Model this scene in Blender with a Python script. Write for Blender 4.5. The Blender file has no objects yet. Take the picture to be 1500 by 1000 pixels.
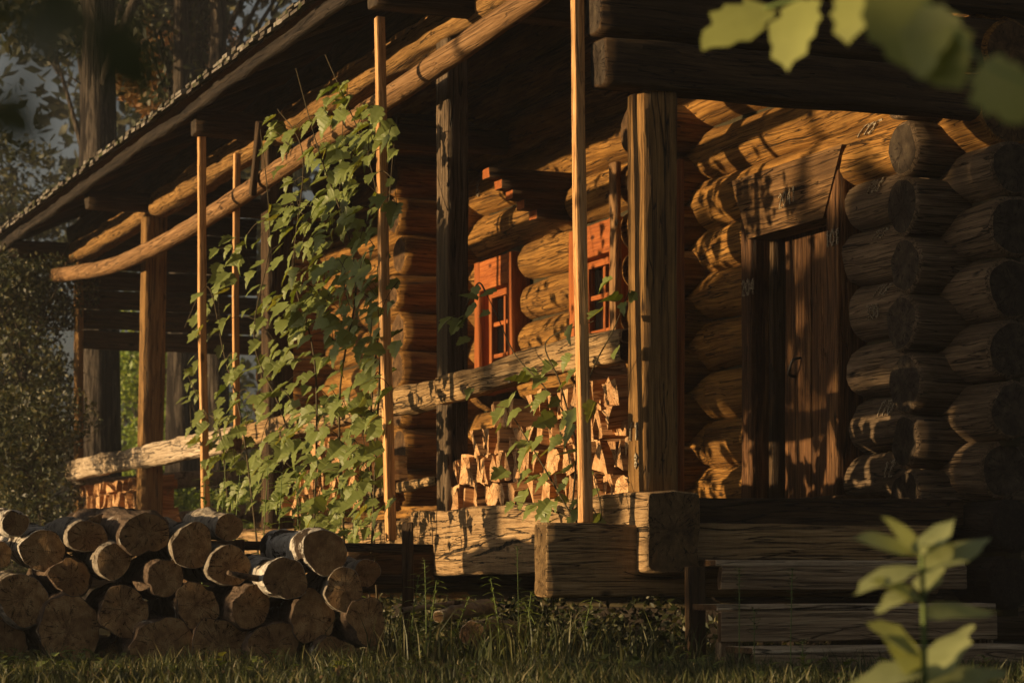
import bpy, math, random
import numpy as np
from mathutils import Vector, Matrix, Euler, noise
R = math.radians
rnd = random.Random(7)
S = bpy.context.scene
COL = S.collection

# ------------------------------------------------------------------ frames
F = 3500.0; EYE = 0.46; HOR = 850.0
CU = Vector((-.378, .926, 0)); CV = Vector((.926, .378, 0)); O = Vector((.669, 12.0, 0))
H = Matrix.Translation(O) @ Matrix.Rotation(math.atan2(.378, .926), 4, 'Z')   # local x = v (into house), y = u (along gallery)
def W(v, u, z): return H @ Vector((v, u, z))
def u_at(px, v):
    r = (px-750)/F
    return ((.669+.926*v) - r*(12+.378*v)) / (.378+.926*r)
def z_at(py, v, u): return EYE + (HOR-py)/F*(12+.378*v+.926*u)
def VU(px, py, v):
    u = u_at(px, v); return Vector((v, u, z_at(py, v, u)))
def at(px, py, d): return Vector(((px-750)/F*d, d, EYE+(HOR-py)/F*d))

# ------------------------------------------------------------------ materials
class NT:
    def __init__(s, name):
        s.m = bpy.data.materials.new(name); s.m.use_nodes = True
        s.t = s.m.node_tree; s.t.nodes.clear()
        s.out = s.n('ShaderNodeOutputMaterial')
    def n(s, typ, **k):
        x = s.t.nodes.new(typ)
        for a, b in k.items(): setattr(x, a, b)
        return x
    def l(s, a, b): s.t.links.new(a, b)
    def math(s, op, a, b=None, c=None, clamp=False):
        x = s.n('ShaderNodeMath', operation=op); x.use_clamp = clamp
        for i, q in enumerate((a, b, c)):
            if q is None: continue
            if isinstance(q, (int, float)): x.inputs[i].default_value = q
            else: s.l(q, x.inputs[i])
        return x.outputs[0]
    def noise(s, vec, scale, detail=4, rough=.6, dist=0):
        x = s.n('ShaderNodeTexNoise'); x.inputs['Scale'].default_value = scale
        x.inputs['Detail'].default_value = detail; x.inputs['Roughness'].default_value = rough
        x.inputs['Distortion'].default_value = dist
        s.l(vec, x.inputs['Vector']); return x.outputs['Fac']
    def ramp(s, fac, stops):
        x = s.n('ShaderNodeValToRGB'); e = x.color_ramp.elements
        while len(e) < len(stops): e.new(.5)
        for i, (p, c) in enumerate(stops):
            e[i].position = p; e[i].color = (*c, 1) if len(c) == 3 else c
        s.l(fac, x.inputs[0]); return x.outputs[0]
    def mix(s, fac, a, b, typ='MIX'):
        x = s.n('ShaderNodeMix', data_type='RGBA', blend_type=typ)
        for i, q in ((0, fac), (6, a), (7, b)):
            if isinstance(q, (int, float)): x.inputs[i].default_value = q
            elif isinstance(q, tuple): x.inputs[i].default_value = (*q, 1)
            else: s.l(q, x.inputs[i])
        return x.outputs[2]
    def scale(s, vec, sc):
        x = s.n('ShaderNodeVectorMath', operation='MULTIPLY'); s.l(vec, x.inputs[0]); x.inputs[1].default_value = sc
        return x.outputs[0]
    def coords(s, kind='Object'):
        tc = s.n('ShaderNodeTexCoord'); oi = s.n('ShaderNodeObjectInfo')
        k = s.math('MULTIPLY', oi.outputs['Random'], 37.0)
        c = s.n('ShaderNodeCombineXYZ'); s.l(k, c.inputs[0]); s.l(k, c.inputs[1]); s.l(k, c.inputs[2])
        a = s.n('ShaderNodeVectorMath', operation='ADD'); s.l(tc.outputs[kind], a.inputs[0]); s.l(c.outputs[0], a.inputs[1])
        s.obj = tc.outputs[kind]; s.rand = oi.outputs['Random']
        return a.outputs[0]
    def bsdf(s, col, rough=.8, height=None, dist=.01, strength=1.0, spec=.25, normal=None):
        b = s.n('ShaderNodeBsdfPrincipled')
        if isinstance(col, tuple): b.inputs['Base Color'].default_value = (*col, 1)
        else: s.l(col, b.inputs['Base Color'])
        if isinstance(rough, (int, float)): b.inputs['Roughness'].default_value = rough
        else: s.l(rough, b.inputs['Roughness'])
        b.inputs['Specular IOR Level'].default_value = spec
        if height is not None:
            bp = s.n('ShaderNodeBump'); bp.inputs['Distance'].default_value = dist; bp.inputs['Strength'].default_value = strength
            s.l(height, bp.inputs['Height']); s.l(bp.outputs[0], b.inputs['Normal'])
        return b.outputs[0]
    def done(s, sh): s.l(sh, s.out.inputs['Surface']); return s.m

def wood(name, dark, mid, light, crack=1.0, bump=1.0, rough=.75, stain=.5, fine=24, adze=0.0, spec=.2, slits=()):
    t = NT(name); c = t.coords()
    w = t.noise(t.scale(c, (.9, 2.2, 2.2)), 1.0, 2, .5)
    wv = t.n('ShaderNodeCombineXYZ'); t.l(t.math('MULTIPLY', w, .08), wv.inputs[1]); t.l(t.math('MULTIPLY', w, .08), wv.inputs[2])
    ad = t.n('ShaderNodeVectorMath', operation='ADD'); t.l(c, ad.inputs[0]); t.l(wv.outputs[0], ad.inputs[1]); c2 = ad.outputs[0]
    g1 = t.noise(t.scale(c2, (1.3, fine, fine)), 1.0, 6, .68)
    g2 = t.noise(t.scale(c2, (5, fine*4, fine*4)), 1.0, 3, .6)
    g3 = t.noise(t.scale(c2, (2.2, fine*2.6, fine*2.6)), 1.0, 4, .7)
    gm = t.math('ADD', t.math('MULTIPLY', g1, .55), t.math('MULTIPLY', g3, .45))
    col = t.ramp(gm, [(.36, dark), (.5, mid), (.64, light)])
    hair = t.ramp(t.noise(t.scale(c2, (.9, 75, 75)), 1.0, 3, .6), [(.34, (1, 1, 1)), (.41, (0, 0, 0))])
    bl = t.noise(t.scale(c, (1.2, 3.5, 3.5)), 1.0, 5, .65)
    st = t.ramp(bl, [(.36, (1, 1, 1)), (.56, (0, 0, 0))])
    col = t.mix(t.math('MULTIPLY', st, stain), col, tuple(x*.45 for x in dark))
    col = t.mix(t.math('MULTIPLY', t.math('SUBTRACT', g2, .5), .9, clamp=True), col, light)
    # drying cracks along the grain
    n1 = t.noise(t.scale(c2, (.42, 8, 8)), 1.0, 1.5, .45)
    wid = t.math('ADD', .0015, t.math('MULTIPLY', t.math('SUBTRACT', t.noise(t.scale(c, (2.5, 6, 6)), 1.0, 2, .5), .35, clamp=True), .022))
    cr = t.math('SUBTRACT', 1.0, t.math('DIVIDE', t.math('ABSOLUTE', t.math('SUBTRACT', n1, .5)), wid), clamp=True)
    gate = t.math('GREATER_THAN', t.noise(t.scale(c, (1.1, 5, 5)), 1.7, 2, .5), .50)
    cr = t.math('MULTIPLY', cr, gate)
    n3 = t.noise(t.scale(c2, (.8, 26, 26)), 1.0, 2, .5)
    cr2 = t.math('MULTIPLY', t.math('SUBTRACT', 1.0, t.math('DIVIDE', t.math('ABSOLUTE', t.math('SUBTRACT', n3, .5)), .016), clamp=True),
                 t.math('GREATER_THAN', bl, .45))
    crk = t.math('MULTIPLY', t.math('MAXIMUM', cr, t.math('MULTIPLY', cr2, .85)), crack, clamp=True)
    if slits:
        so = t.n('ShaderNodeSeparateXYZ'); t.l(t.obj, so.inputs[0]); wob = t.noise(t.scale(c, (7, 3, 3)), 1.0, 4, .6)
        for (x0, z0, x1, z1, wd) in slits:
            tt = t.math('DIVIDE', t.math('SUBTRACT', so.outputs[0], x0), x1-x0)
            zl = t.math('ADD', t.math('MULTIPLY', tt, z1-z0), z0); zz = t.math('ADD', so.outputs[2], t.math('MULTIPLY', t.math('SUBTRACT', wob, .5), .05))
            hw = t.math('ADD', t.math('MULTIPLY', t.math('MULTIPLY', tt, t.math('SUBTRACT', 1.0, tt)), 4*wd), -.001)
            dd = t.math('ABSOLUTE', t.math('SUBTRACT', zz, zl))
            crk = t.math('MAXIMUM', crk, t.math('MULTIPLY', t.math('SUBTRACT', hw, dd), 400, clamp=True))
    # knots
    vo = t.n('ShaderNodeTexVoronoi'); vo.inputs['Scale'].default_value = 1.0; t.l(t.scale(c, (2.2, 4.5, 4.5)), vo.inputs['Vector'])
    kn = t.math('SUBTRACT', 1.0, t.math('DIVIDE', vo.outputs['Distance'], .11), clamp=True)
    col = t.mix(t.math('MULTIPLY', kn, 1.6, clamp=True), col, tuple(x*.35 for x in dark))
    col = t.mix(t.math('MULTIPLY', hair, .65*min(1, crack)), col, tuple(x*.25 for x in dark))
    col = t.mix(crk, col, (.004, .003, .002))
    h = t.math('SUBTRACT', t.math('ADD', t.math('ADD', t.math('MULTIPLY', g1, .4), t.math('MULTIPLY', g3, .5)), t.math('MULTIPLY', g2, .3)), t.math('MULTIPLY', hair, .5))
    h = t.math('SUBTRACT', h, t.math('MULTIPLY', crk, 1.3))
    h = t.math('ADD', h, t.math('MULTIPLY', bl, .35))
    if adze:
        az = t.noise(t.scale(c, (22, 4.5, 4.5)), 1.0, 5, .7)
        h = t.math('ADD', h, t.math('MULTIPLY', az, adze*.9))
        col = t.mix(t.math('MULTIPLY', t.math('SUBTRACT', az, .42), adze, clamp=True), col, light)
    return t.done(t.bsdf(col, rough, h, .012*bump, 1.0, spec))

def endgrain(name, dark, mid, light, ring=.010, bump=.6):
    t = NT(name); c = t.coords()
    sep = t.n('ShaderNodeSeparateXYZ'); t.l(t.obj, sep.inputs[0]); y, z = sep.outputs[1], sep.outputs[2]
    wob = t.noise(t.scale(c, (0, 9, 9)), 1.0, 3, .5)
    r = t.math('SQRT', t.math('ADD', t.math('MULTIPLY', y, y), t.math('MULTIPLY', z, z)))
    rr = t.math('ADD', r, t.math('MULTIPLY', wob, .035))
    rings = t.math('SINE', t.math('MULTIPLY', rr, 6.283/ring))
    ang = t.math('ARCTAN2', y, z)
    cv = t.n('ShaderNodeCombineXYZ'); t.l(t.math('ADD', t.math('MULTIPLY', ang, 2.2), t.math('MULTIPLY', t.rand, 40)), cv.inputs[0]); t.l(t.math('MULTIPLY', r, 5), cv.inputs[1])
    cn = t.noise(cv.outputs[0], 1.0, 3, .6)
    ck = t.math('SUBTRACT', 1.0, t.math('DIVIDE', t.math('ABSOLUTE', t.math('SUBTRACT', cn, .5)), .011), clamp=True)
    ck = t.math('MULTIPLY', ck, t.math('GREATER_THAN', t.noise(c, 3.0, 2), .42))
    big = t.noise(t.scale(c, (0, 14, 14)), 1.0, 5, .65)
    fine = t.noise(t.scale(c, (0, 90, 40)), 1.0, 4, .7)
    col = t.ramp(big, [(.32, dark), (.5, mid), (.70, light)])
    col = t.mix(t.math('MULTIPLY', t.math('ADD', rings, 1.0), .09), col, tuple(x*.5 for x in dark))
    col = t.mix(t.math('MULTIPLY', t.math('SUBTRACT', fine, .45), 1.6, clamp=True), col, tuple(x*.6 for x in dark))
    edge = t.math('MULTIPLY', t.math('GREATER_THAN', t.noise(t.scale(c, (0, 5, 5)), 1.0, 2), .56), .35)
    col = t.mix(edge, col, dark)
    tone = t.math('MULTIPLY', t.rand, .5)
    col = t.mix(tone, col, tuple(x*.8 for x in dark))
    col = t.mix(ck, col, (.006, .004, .003))
    h = t.math('SUBTRACT', t.math('ADD', t.math('MULTIPLY', rings, .04), fine), t.math('MULTIPLY', ck, 2))
    return t.done(t.bsdf(col, .85, h, .006*bump, 1.0, .12))

def bark(name, base, pale, dark, patch=.5, bump=1.0, sx=6, sy=7, vert=False):
    t = NT(name); c = t.coords()
    if vert:
        sq = t.n('ShaderNodeSeparateXYZ'); t.l(c, sq.inputs[0]); cq = t.n('ShaderNodeCombineXYZ')
        t.l(sq.outputs[2], cq.inputs[0]); t.l(sq.outputs[1], cq.inputs[1]); t.l(sq.outputs[0], cq.inputs[2]); c = cq.outputs[0]
    a = t.noise(t.scale(c, (sx, sy, sy)), 1.0, 7, .7, .4)
    b = t.noise(t.scale(c, (sx*4, sy*2.2, sy*2.2)), 1.0, 5, .65)
    col = t.ramp(b, [(.3, base), (.62, pale)])
    m = t.ramp(a, [(patch-.03, (1, 1, 1)), (patch+.03, (0, 0, 0))])
    col = t.mix(m, col, dark)
    vo = t.n('ShaderNodeTexVoronoi'); vo.inputs['Scale'].default_value = 1.0; t.l(t.scale(c, (sx*1.2, sy*4, sy*4)), vo.inputs['Vector'])
    h = t.math('ADD', t.math('MULTIPLY', a, 2.2), t.math('MULTIPLY', vo.outputs['Distance'], .6))
    return t.done(t.bsdf(col, .9, h, .03*bump, 1.0, .1))

def leafmat(name, cols, trans=.35, rough=.5, spec=.4, big=0.0, back=None):
    t = NT(name); g = t.n('ShaderNodeNewGeometry'); tc = t.n('ShaderNodeTexCoord')
    n = len(cols)
    col = t.ramp(g.outputs['Random Per Island'], [(i/max(1, n-1), c) for i, c in enumerate(cols)])
    nz = t.noise(tc.outputs['Object'], 22.0 if not big else big, 4, .6)
    col = t.mix(t.math('MULTIPLY', t.math('SUBTRACT', nz, .35), 1.2, clamp=True), col, tuple(x*.45 for x in cols[0]))
    if back: col = t.mix(g.outputs['Backfacing'], col, back)
    p = t.bsdf(col, rough, nz, .004, .6, spec)
    tr = t.n('ShaderNodeBsdfTranslucent'); t.l(t.mix(1.0, col, (1.0, .95, .45), 'MULTIPLY'), tr.inputs[0])
    mx = t.n('ShaderNodeMixShader'); mx.inputs[0].default_value = trans
    t.l(p, mx.inputs[1]); t.l(tr.outputs[0], mx.inputs[2])
    return t.done(mx.outputs[0])

def plain(name, col, rough=.7, spec=.2, metal=0):
    t = NT(name); c = t.coords(); n = t.noise(c, 30, 4, .6)
    k = t.mix(n, tuple(x*.6 for x in col), tuple(min(1, x*1.3) for x in col))
    return t.done(t.bsdf(k, rough, n, .003, .5, spec))

M = {}
M['log'] = wood('old_log_wood', (.070, .032, .007), (.24, .115, .024), (.42, .225, .055), crack=1, bump=1.3, stain=.55, fine=28)
M['log_grey'] = wood('weathered_log_wood', (.045, .030, .016), (.135, .092, .052), (.26, .185, .115), crack=1, bump=1.7, stain=.5, fine=34)
M['beam'] = wood('hewn_beam_wood', (.11, .066, .029), (.31, .195, .085), (.50, .34, .17), crack=1, bump=1.8, stain=.45, fine=38, adze=.6)
M['sill'] = wood('rough_sill_wood', (.13, .075, .032), (.34, .215, .10), (.52, .36, .19), crack=1.2, bump=2.2, stain=.3, fine=30, adze=.8, slits=((2.05, .0, 3.1, -.10, .012), (1.40, .015, 2.45, -.10, .014), (1.0, .06, 1.5, .02, .006), (-.05, .0, .35, .02, .012)))
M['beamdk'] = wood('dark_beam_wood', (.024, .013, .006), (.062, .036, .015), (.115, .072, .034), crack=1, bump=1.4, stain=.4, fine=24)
M['step'] = wood('worn_step_wood', (.10, .065, .038), (.25, .175, .105), (.42, .32, .20), crack=.8, bump=1.0, stain=.35, fine=40)
M['post'] = wood('post_wood', (.11, .055, .017), (.27, .145, .045), (.42, .25, .085), crack=1, bump=1.5, stain=.5, fine=62)
M['prop'] = wood('sawn_prop_wood', (.32, .15, .05), (.60, .32, .12), (.78, .52, .26), crack=.6, bump=.7, stain=.35, fine=60)
M['pole'] = wood('peeled_pole_wood', (.10, .050, .018), (.22, .12, .048), (.34, .20, .09), crack=.8, bump=.9, stain=.3, fine=34)
M['rail'] = wood('grey_rail_wood', (.16, .115, .07), (.38, .29, .19), (.60, .49, .35), crack=1, bump=1.6, stain=.25, fine=20, adze=.8)
M['window'] = wood('red_brown_window_wood', (.13, .036, .009), (.30, .085, .018), (.44, .15, .036), crack=.2, bump=.4, stain=.25, fine=50)
M['lintel'] = wood('lintel_wood', (.035, .018, .007), (.125, .066, .024), (.26, .15, .06), crack=1, bump=1.2, stain=.5, fine=30)
M['door'] = wood('door_wood', (.030, .013, .005), (.105, .048, .017), (.25, .13, .048), crack=.7, bump=1.1, stain=.85, fine=22)
M['end'] = endgrain('log_end_grain', (.04, .024, .012), (.11, .062, .028), (.20, .12, .055))
M['enddk'] = endgrain('grey_log_end', (.022, .016, .011), (.06, .045, .030), (.11, .085, .055))
M['beamend'] = endgrain('beam_end_grain', (.06, .036, .016), (.18, .115, .05), (.30, .20, .095))
M['cut'] = endgrain('cut_log_end', (.15, .082, .036), (.36, .215, .095), (.54, .37, .18))
M['split'] = wood('split_firewood', (.24, .10, .035), (.48, .24, .095), (.70, .42, .19), crack=.5, bump=1.2, stain=.2, fine=26)
M['splitend'] = endgrain('firewood_end', (.34, .17, .07), (.66, .39, .18), (.86, .60, .33), bump=1.2)
M['birch'] = bark('pale_birch_bark', (.28, .25, .21), (.62, .58, .50), (.045, .032, .022), .47)
M['darkbark'] = bark('dark_flaking_bark', (.05, .035, .024), (.14, .10, .07), (.38, .35, .30), .36)
M['greybark'] = bark('grey_bark', (.13, .105, .08), (.32, .28, .22), (.04, .03, .02), .42)
M['trunk'] = bark('forest_trunk_bark', (.035, .028, .022), (.10, .08, .06), (.018, .014, .011), .5, 1.5, 1.2, 9, True)
M['trunklit'] = bark('furrowed_trunk_bark', (.12, .095, .075), (.30, .24, .19), (.05, .038, .028), .48, 1.5, 1.5, 12, True)  # lit copy of the trunk bark, brightness put into the colour
M['vine'] = leafmat('vine_leaf', [(.06, .10, .012), (.11, .16, .018), (.17, .22, .028), (.24, .28, .04), (.36, .35, .07), (.12, .17, .022)], .36, .45, .4, 0.0, (.19, .23, .06))
M['leafnear'] = leafmat('yellow_green_leaf', [(.24, .27, .06), (.34, .36, .12)], .4, .5, .3, 8.0)
M['leafpale'] = leafmat('pale_green_leaf', [(.24, .30, .09), (.36, .40, .17), (.44, .46, .26)], .4, .5, .3, 14.0)
M['leafweed'] = leafmat('fresh_green_leaf', [(.13, .20, .03), (.20, .27, .05), (.26, .30, .09)], .4, .5, .3, 12.0)
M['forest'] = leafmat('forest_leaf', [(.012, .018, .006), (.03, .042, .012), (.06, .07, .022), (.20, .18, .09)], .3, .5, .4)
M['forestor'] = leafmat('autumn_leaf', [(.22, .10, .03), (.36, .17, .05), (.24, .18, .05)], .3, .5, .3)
M['forestlit'] = leafmat('sunlit_tone_leaf', [(.10, .17, .025), (.20, .30, .05), (.32, .42, .08), (.45, .50, .14)], .45, .5, .4)  # forest leaf brightened so sunlight is already in its colour
M['stem'] = plain('vine_stem', (.06, .045, .02))
M['gstem'] = plain('green_stem', (.10, .14, .04))
def chalkm():
    t = NT('worn_chalk'); c = t.coords(); n = t.noise(c, 130, 3, .7); k = t.ramp(n, [(.42, (.10, .06, .028)), (.56, (.42, .37, .27))])
    return t.done(t.bsdf(k, .95, n, .002, .5, .05))
M['chalk'] = chalkm()
M['grass'] = leafmat('grass_blade', [(.02, .03, .008), (.045, .06, .014), (.09, .10, .03), (.22, .19, .09)], .3, .5, .3)
M['iron'] = plain('black_iron', (.012, .011, .010), .5, .5)
M['mould'] = plain('dry_litter', (.10, .06, .03))

def glass():
    t = NT('dark_window_glass'); b = t.n('ShaderNodeBsdfPrincipled')
    b.inputs['Base Color'].default_value = (.004, .004, .004, 1); b.inputs['Roughness'].default_value = .12
    return t.done(b.outputs[0])
M['glass'] = glass()
def roofm():
    t = NT('old_shingle'); c = t.coords(); g = t.n('ShaderNodeNewGeometry')
    n = t.noise(c, 6, 5, .7); f = t.noise(t.scale(c, (40, 4, 40)), 1, 4, .7)
    col = t.ramp(g.outputs['Random Per Island'], [(0, (.05, .04, .03)), (.5, (.11, .095, .08)), (1, (.22, .20, .17))])
    col = t.mix(t.ramp(n, [(.5, (0, 0, 0)), (.62, (1, 1, 1))]), col, (.035, .045, .012))
    return t.done(t.bsdf(col, .9, t.math('ADD', n, f), .02, 1, .1))
M['shingle'] = roofm()
M['gapdk'] = plain('dark_gap_fill', (.035, .028, .012), .95)  # filler colour standing in for deep shade between logs
M['shadedk'] = wood('shade_dark_wood', (.010, .007, .005), (.024, .017, .011), (.045, .033, .022), crack=1, bump=1.4, stain=.4, fine=30)  # near-black wood: shade under eave and floor put into its colour
def groundm():
    t = NT('forest_soil'); tc = t.n('ShaderNodeTexCoord'); c = tc.outputs['Object']
    n = t.noise(c, 1.3, 6, .65); f = t.noise(c, 22, 5, .7)
    col = t.ramp(n, [(.35, (.025, .018, .010)), (.55, (.045, .045, .015)), (.7, (.05, .06, .015))])
    col = t.mix(t.math('MULTIPLY', f, .5), col, (.05, .035, .018))
    return t.done(t.bsdf(col, .95, f, .04, 1, .05))
M['soil'] = groundm()

# ------------------------------------------------------------------ object helpers
def link(o, parent=None):
    COL.objects.link(o)
    if parent is not None: o.parent = parent
    return o
def tag(o, label=None, cat=None, group=None, kind=None):
    if label: o['label'] = label
    if cat: o['category'] = cat
    if group: o['group'] = group
    if kind: o['kind'] = kind
    return o
def empty(name, mat, label, cat, group=None):
    e = bpy.data.objects.new(name, None); e.empty_display_size = .2
    link(e); e.matrix_world = mat
    return tag(e, label, cat, group)
def mesh(name, verts, faces, mats, mi=None, smooth=None):
    me = bpy.data.meshes.new(name); me.from_pydata([tuple(v) for v in verts], [], faces)
    for m in (mats if isinstance(mats, (list, tuple)) else [mats]): me.materials.append(m)
    if mi is not None: me.polygons.foreach_set('material_index', mi)
    if smooth is not None:
        me.polygons.foreach_set('use_smooth', smooth if isinstance(smooth, list) else [smooth]*len(faces))
    me.update(); return me
def mobj(name, me, parent=None, mw=None):
    o = bpy.data.objects.new(name, me); link(o, parent)
    if mw is not None:
        o.matrix_basis = mw
    return o
def between(p0, p1, roll=0):
    d = (p1-p0); q = d.to_track_quat('X', 'Z')
    return Matrix.Translation(p0) @ q.to_matrix().to_4x4() @ Matrix.Rotation(roll, 4, 'X'), d.length
def section(sec, x):
    if sec[0] == 'c':
        r = sec[1]+(sec[2]-sec[1])*x; n = sec[3] if len(sec) > 3 else 26
        return [(r*math.cos(2*math.pi*i/n), r*math.sin(2*math.pi*i/n)) for i in range(n)]
    w, h, b = sec[1]/2, sec[2]/2, sec[3]; pts = []
    cs = [(w-b, h-b, 0), (-w+b, h-b, 90), (-w+b, -h+b, 180), (w-b, -h+b, 270)]
    for k, (cx, cy, a0) in enumerate(cs):
        for a in (0, 45, 90):
            pts.append((cx+b*math.cos(R(a0+a)), cy+b*math.sin(R(a0+a))))
        nx, ny, na = cs[(k+1) % 4]; p, q = pts[-1], (nx+b*math.cos(R(na)), ny+b*math.sin(R(na)))
        for f in (.25, .5, .75): pts.append((p[0]+(q[0]-p[0])*f, p[1]+(q[1]-p[1])*f))
    return pts
_seed = [0]
def timber_mesh(name, L, sec, mats, rough=.008, curve=None, step=.09, endr=.006, taper=None, endwarp=.004, knobs=0, freq=2.0):
    """a round or squared timber from x=0 to x=L; curve = [(x, dy, dz)] centre line"""
    _seed[0] += 1; sd = _seed[0]*7.31; rg = random.Random(_seed[0])
    n = max(3, int(L/step)); xs = [L*i/n for i in range(n+1)]
    xs = [0, min(endr, L*.1)] + xs[1:-1] + [L-min(endr, L*.1), L]
    def cen(x):
        if not curve: return 0, 0
        for a, b in zip(curve, curve[1:]):
            if x <= b[0] or b is curve[-1]:
                t = (x-a[0])/(b[0]-a[0]); t = max(0, min(1, t)); t = t*t*(3-2*t) if len(curve) < 3 else t
                return a[1]+(b[1]-a[1])*t, a[2]+(b[2]-a[2])*t
    kn = [(rg.uniform(0, L), rg.uniform(0, 6.28), rg.uniform(.01, .022)) for _ in range(knobs)]
    V = []; Fc = []; mi = []; sm = []
    m = len(section(sec, 0))
    for k, x in enumerate(xs):
        pts = section(sec, x/L); cy, cz = cen(x)
        shrink = 1 - (endr/ max(.02, math.hypot(*pts[0]))) if k in (0, len(xs)-1) else 1
        for j, (y, z) in enumerate(pts):
            rr = math.hypot(y, z); dy, dz = y/rr, z/rr
            d = rough*(noise.noise(Vector((x*freq+sd, y*7+sd, z*7)))*1.6 + noise.noise(Vector((x*freq*3.3+sd, y*22, z*22+sd)))*.7)
            for kx, ka, kr in kn:
                q = ((x-kx)/.06)**2+((math.atan2(z, y)-ka+3.14) % 6.28-3.14)**2*6
                if q < 4: d += kr*math.exp(-q)
            xx = x
            if k in (0, 1): xx += endwarp*2*noise.noise(Vector((y*9+sd, z*9, 0)))
            if k in (len(xs)-1, len(xs)-2): xx += endwarp*2*noise.noise(Vector((y*9, z*9+sd, 5)))
            V.append((xx, y*shrink+dy*d+cy, z*shrink+dz*d+cz))
    for k in range(len(xs)-1):
        for j in range(m):
            a = k*m+j; b = k*m+(j+1) % m
            Fc.append((a, b, b+m, a+m)); mi.append(0); sm.append(True)
    for side in (0, 1):
        base = side*(len(xs)-1)*m; x = 0 if side == 0 else L; cy, cz = cen(x); prev = list(range(base, base+m))
        for f in (.66, .33):
            cur = []
            for j in range(m):
                v = V[base+j]; y = cy+(v[1]-cy)*f; z = cz+(v[2]-cz)*f
                cur.append(len(V)); V.append((x+endwarp*2*noise.noise(Vector((y*9+sd, z*9, side*5))), y, z))
            for j in range(m):
                a, b, c, d = prev[j], prev[(j+1) % m], cur[(j+1) % m], cur[j]
                Fc.append((a, d, c, b) if side == 0 else (a, b, c, d)); mi.append(1); sm.append(False)
            prev = cur
        cc = len(V); V.append((x, cy, cz))
        for j in range(m):
            a, b = prev[j], prev[(j+1) % m]
            Fc.append((a, cc, b) if side == 0 else (a, b, cc)); mi.append(1); sm.append(False)
    if len(mats) == 1: mi = [0]*len(mi)
    return mesh(name, V, Fc, mats, mi, sm)
def timber(name, p0, p1, sec, mats, parent=None, roll=0, **k):
    p0, p1 = Vector(p0), Vector(p1); mw, L = between(p0, p1, roll)
    me = timber_mesh(name, L, sec, mats, **k)
    if parent is None: mw = H @ mw
    return mobj(name, me, parent, mw)
def tube_verts(V, Fc, pts, r0, r1, n=5):
    base = len(V); N = len(pts)
    for i, p in enumerate(pts):
        p = Vector(p); t = (Vector(pts[min(i+1, N-1)])-Vector(pts[max(i-1, 0)])).normalized()
        a = t.cross(Vector((.3, .2, .93))).normalized(); b = t.cross(a); r = r0+(r1-r0)*i/max(1, N-1)
        for j in range(n):
            w = 2*math.pi*j/n; V.append(p+a*r*math.cos(w)+b*r*math.sin(w))
    for i in range(N-1):
        for j in range(n):
            q = base+i*n+j; s = base+i*n+(j+1) % n; Fc.append((q, s, s+n, q+n))
def smooth_path(ctrl, k=6):
    c = [Vector(x) for x in ctrl]; out = []
    for i in range(len(c)-1):
        a, b, d, e = c[max(0, i-1)], c[i], c[i+1], c[min(len(c)-1, i+2)]
        for s in range(k):
            t = s/k
            out.append(.5*((2*b)+(d-a)*t+(2*a-5*b+4*d-e)*t*t+(3*b-a-3*d+e)*t**3))
    out.append(c[-1]); return out

# chalk writing: thin ribbons from strokes, laid on a surface given by fn(s, h) -> (point, normal)
GL = {'0': [[(.2, 0), (0, .3), (0, .7), (.2, 1), (.42, .7), (.42, .3), (.2, 0)]], '1': [[(.05, .75), (.25, 1), (.2, 0)]],
      '2': [[(.02, .75), (.2, 1), (.4, .75), (.05, .02), (.45, .05)]], '3': [[(.03, .9), (.25, 1), (.38, .78), (.15, .55), (.4, .3), (.22, 0), (0, .1)]],
      '4': [[(.3, 0), (.32, 1), (0, .35), (.45, .38)]], '5': [[(.42, 1), (.08, .97), (.05, .6), (.3, .62), (.4, .3), (.2, 0), (0, .08)]],
      '7': [[(0, .95), (.4, 1), (.12, 0)]], '8': [[(.2, .52), (.02, .75), (.2, 1), (.38, .75), (.02, .25), (.2, 0), (.4, .25), (.2, .52)]],
      '9': [[(.38, .75), (.18, .5), (.02, .75), (.2, 1), (.38, .75), (.3, 0)]], '/': [[(0, 0), (.3, 1)]],
      'o': [[(.15, 0), (0, .15), (.12, .32), (.3, .15), (.15, 0)]], 'r': [[(0, 0), (.02, .7), (.25, 1)]]}
def writing(text, fn, parent, size, wr=.10, name='chalk_number'):
    V = []; Fc = []; x = 0; rg = random.Random(hash(text) % 97 if False else len(text)*13)
    for ch in text:
        if ch == ' ': x += .4; continue
        for st in GL[ch]:
            pts = []
            for a, b in zip(st, st[1:]):
                for k in range(4):
                    t = k/4; pts.append(((x+a[0]+(b[0]-a[0])*t)*size, (a[1]+(b[1]-a[1])*t)*size))
            pts.append(((x+st[-1][0])*size, st[-1][1]*size)); P = [fn(*p) for p in pts]
            for i in range(len(P)):
                p, nn = P[i]; tg = (P[min(i+1, len(P)-1)][0]-P[max(i-1, 0)][0]).normalized(); s = tg.cross(nn).normalized()
                w = size*wr*.5*(.7+.5*rg.random()); b = len(V)
                V += [p+s*w+nn*.002, p-s*w+nn*.002, p-s*w-nn*.008, p+s*w-nn*.008]
                if i < len(P)-1:
                    Fc += [(b, b+1, b+5, b+4), (b+1, b+2, b+6, b+5), (b+3, b, b+4, b+7)]
        x += .58
    return mobj(name, mesh(name, V, Fc, M['chalk']), parent)

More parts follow.
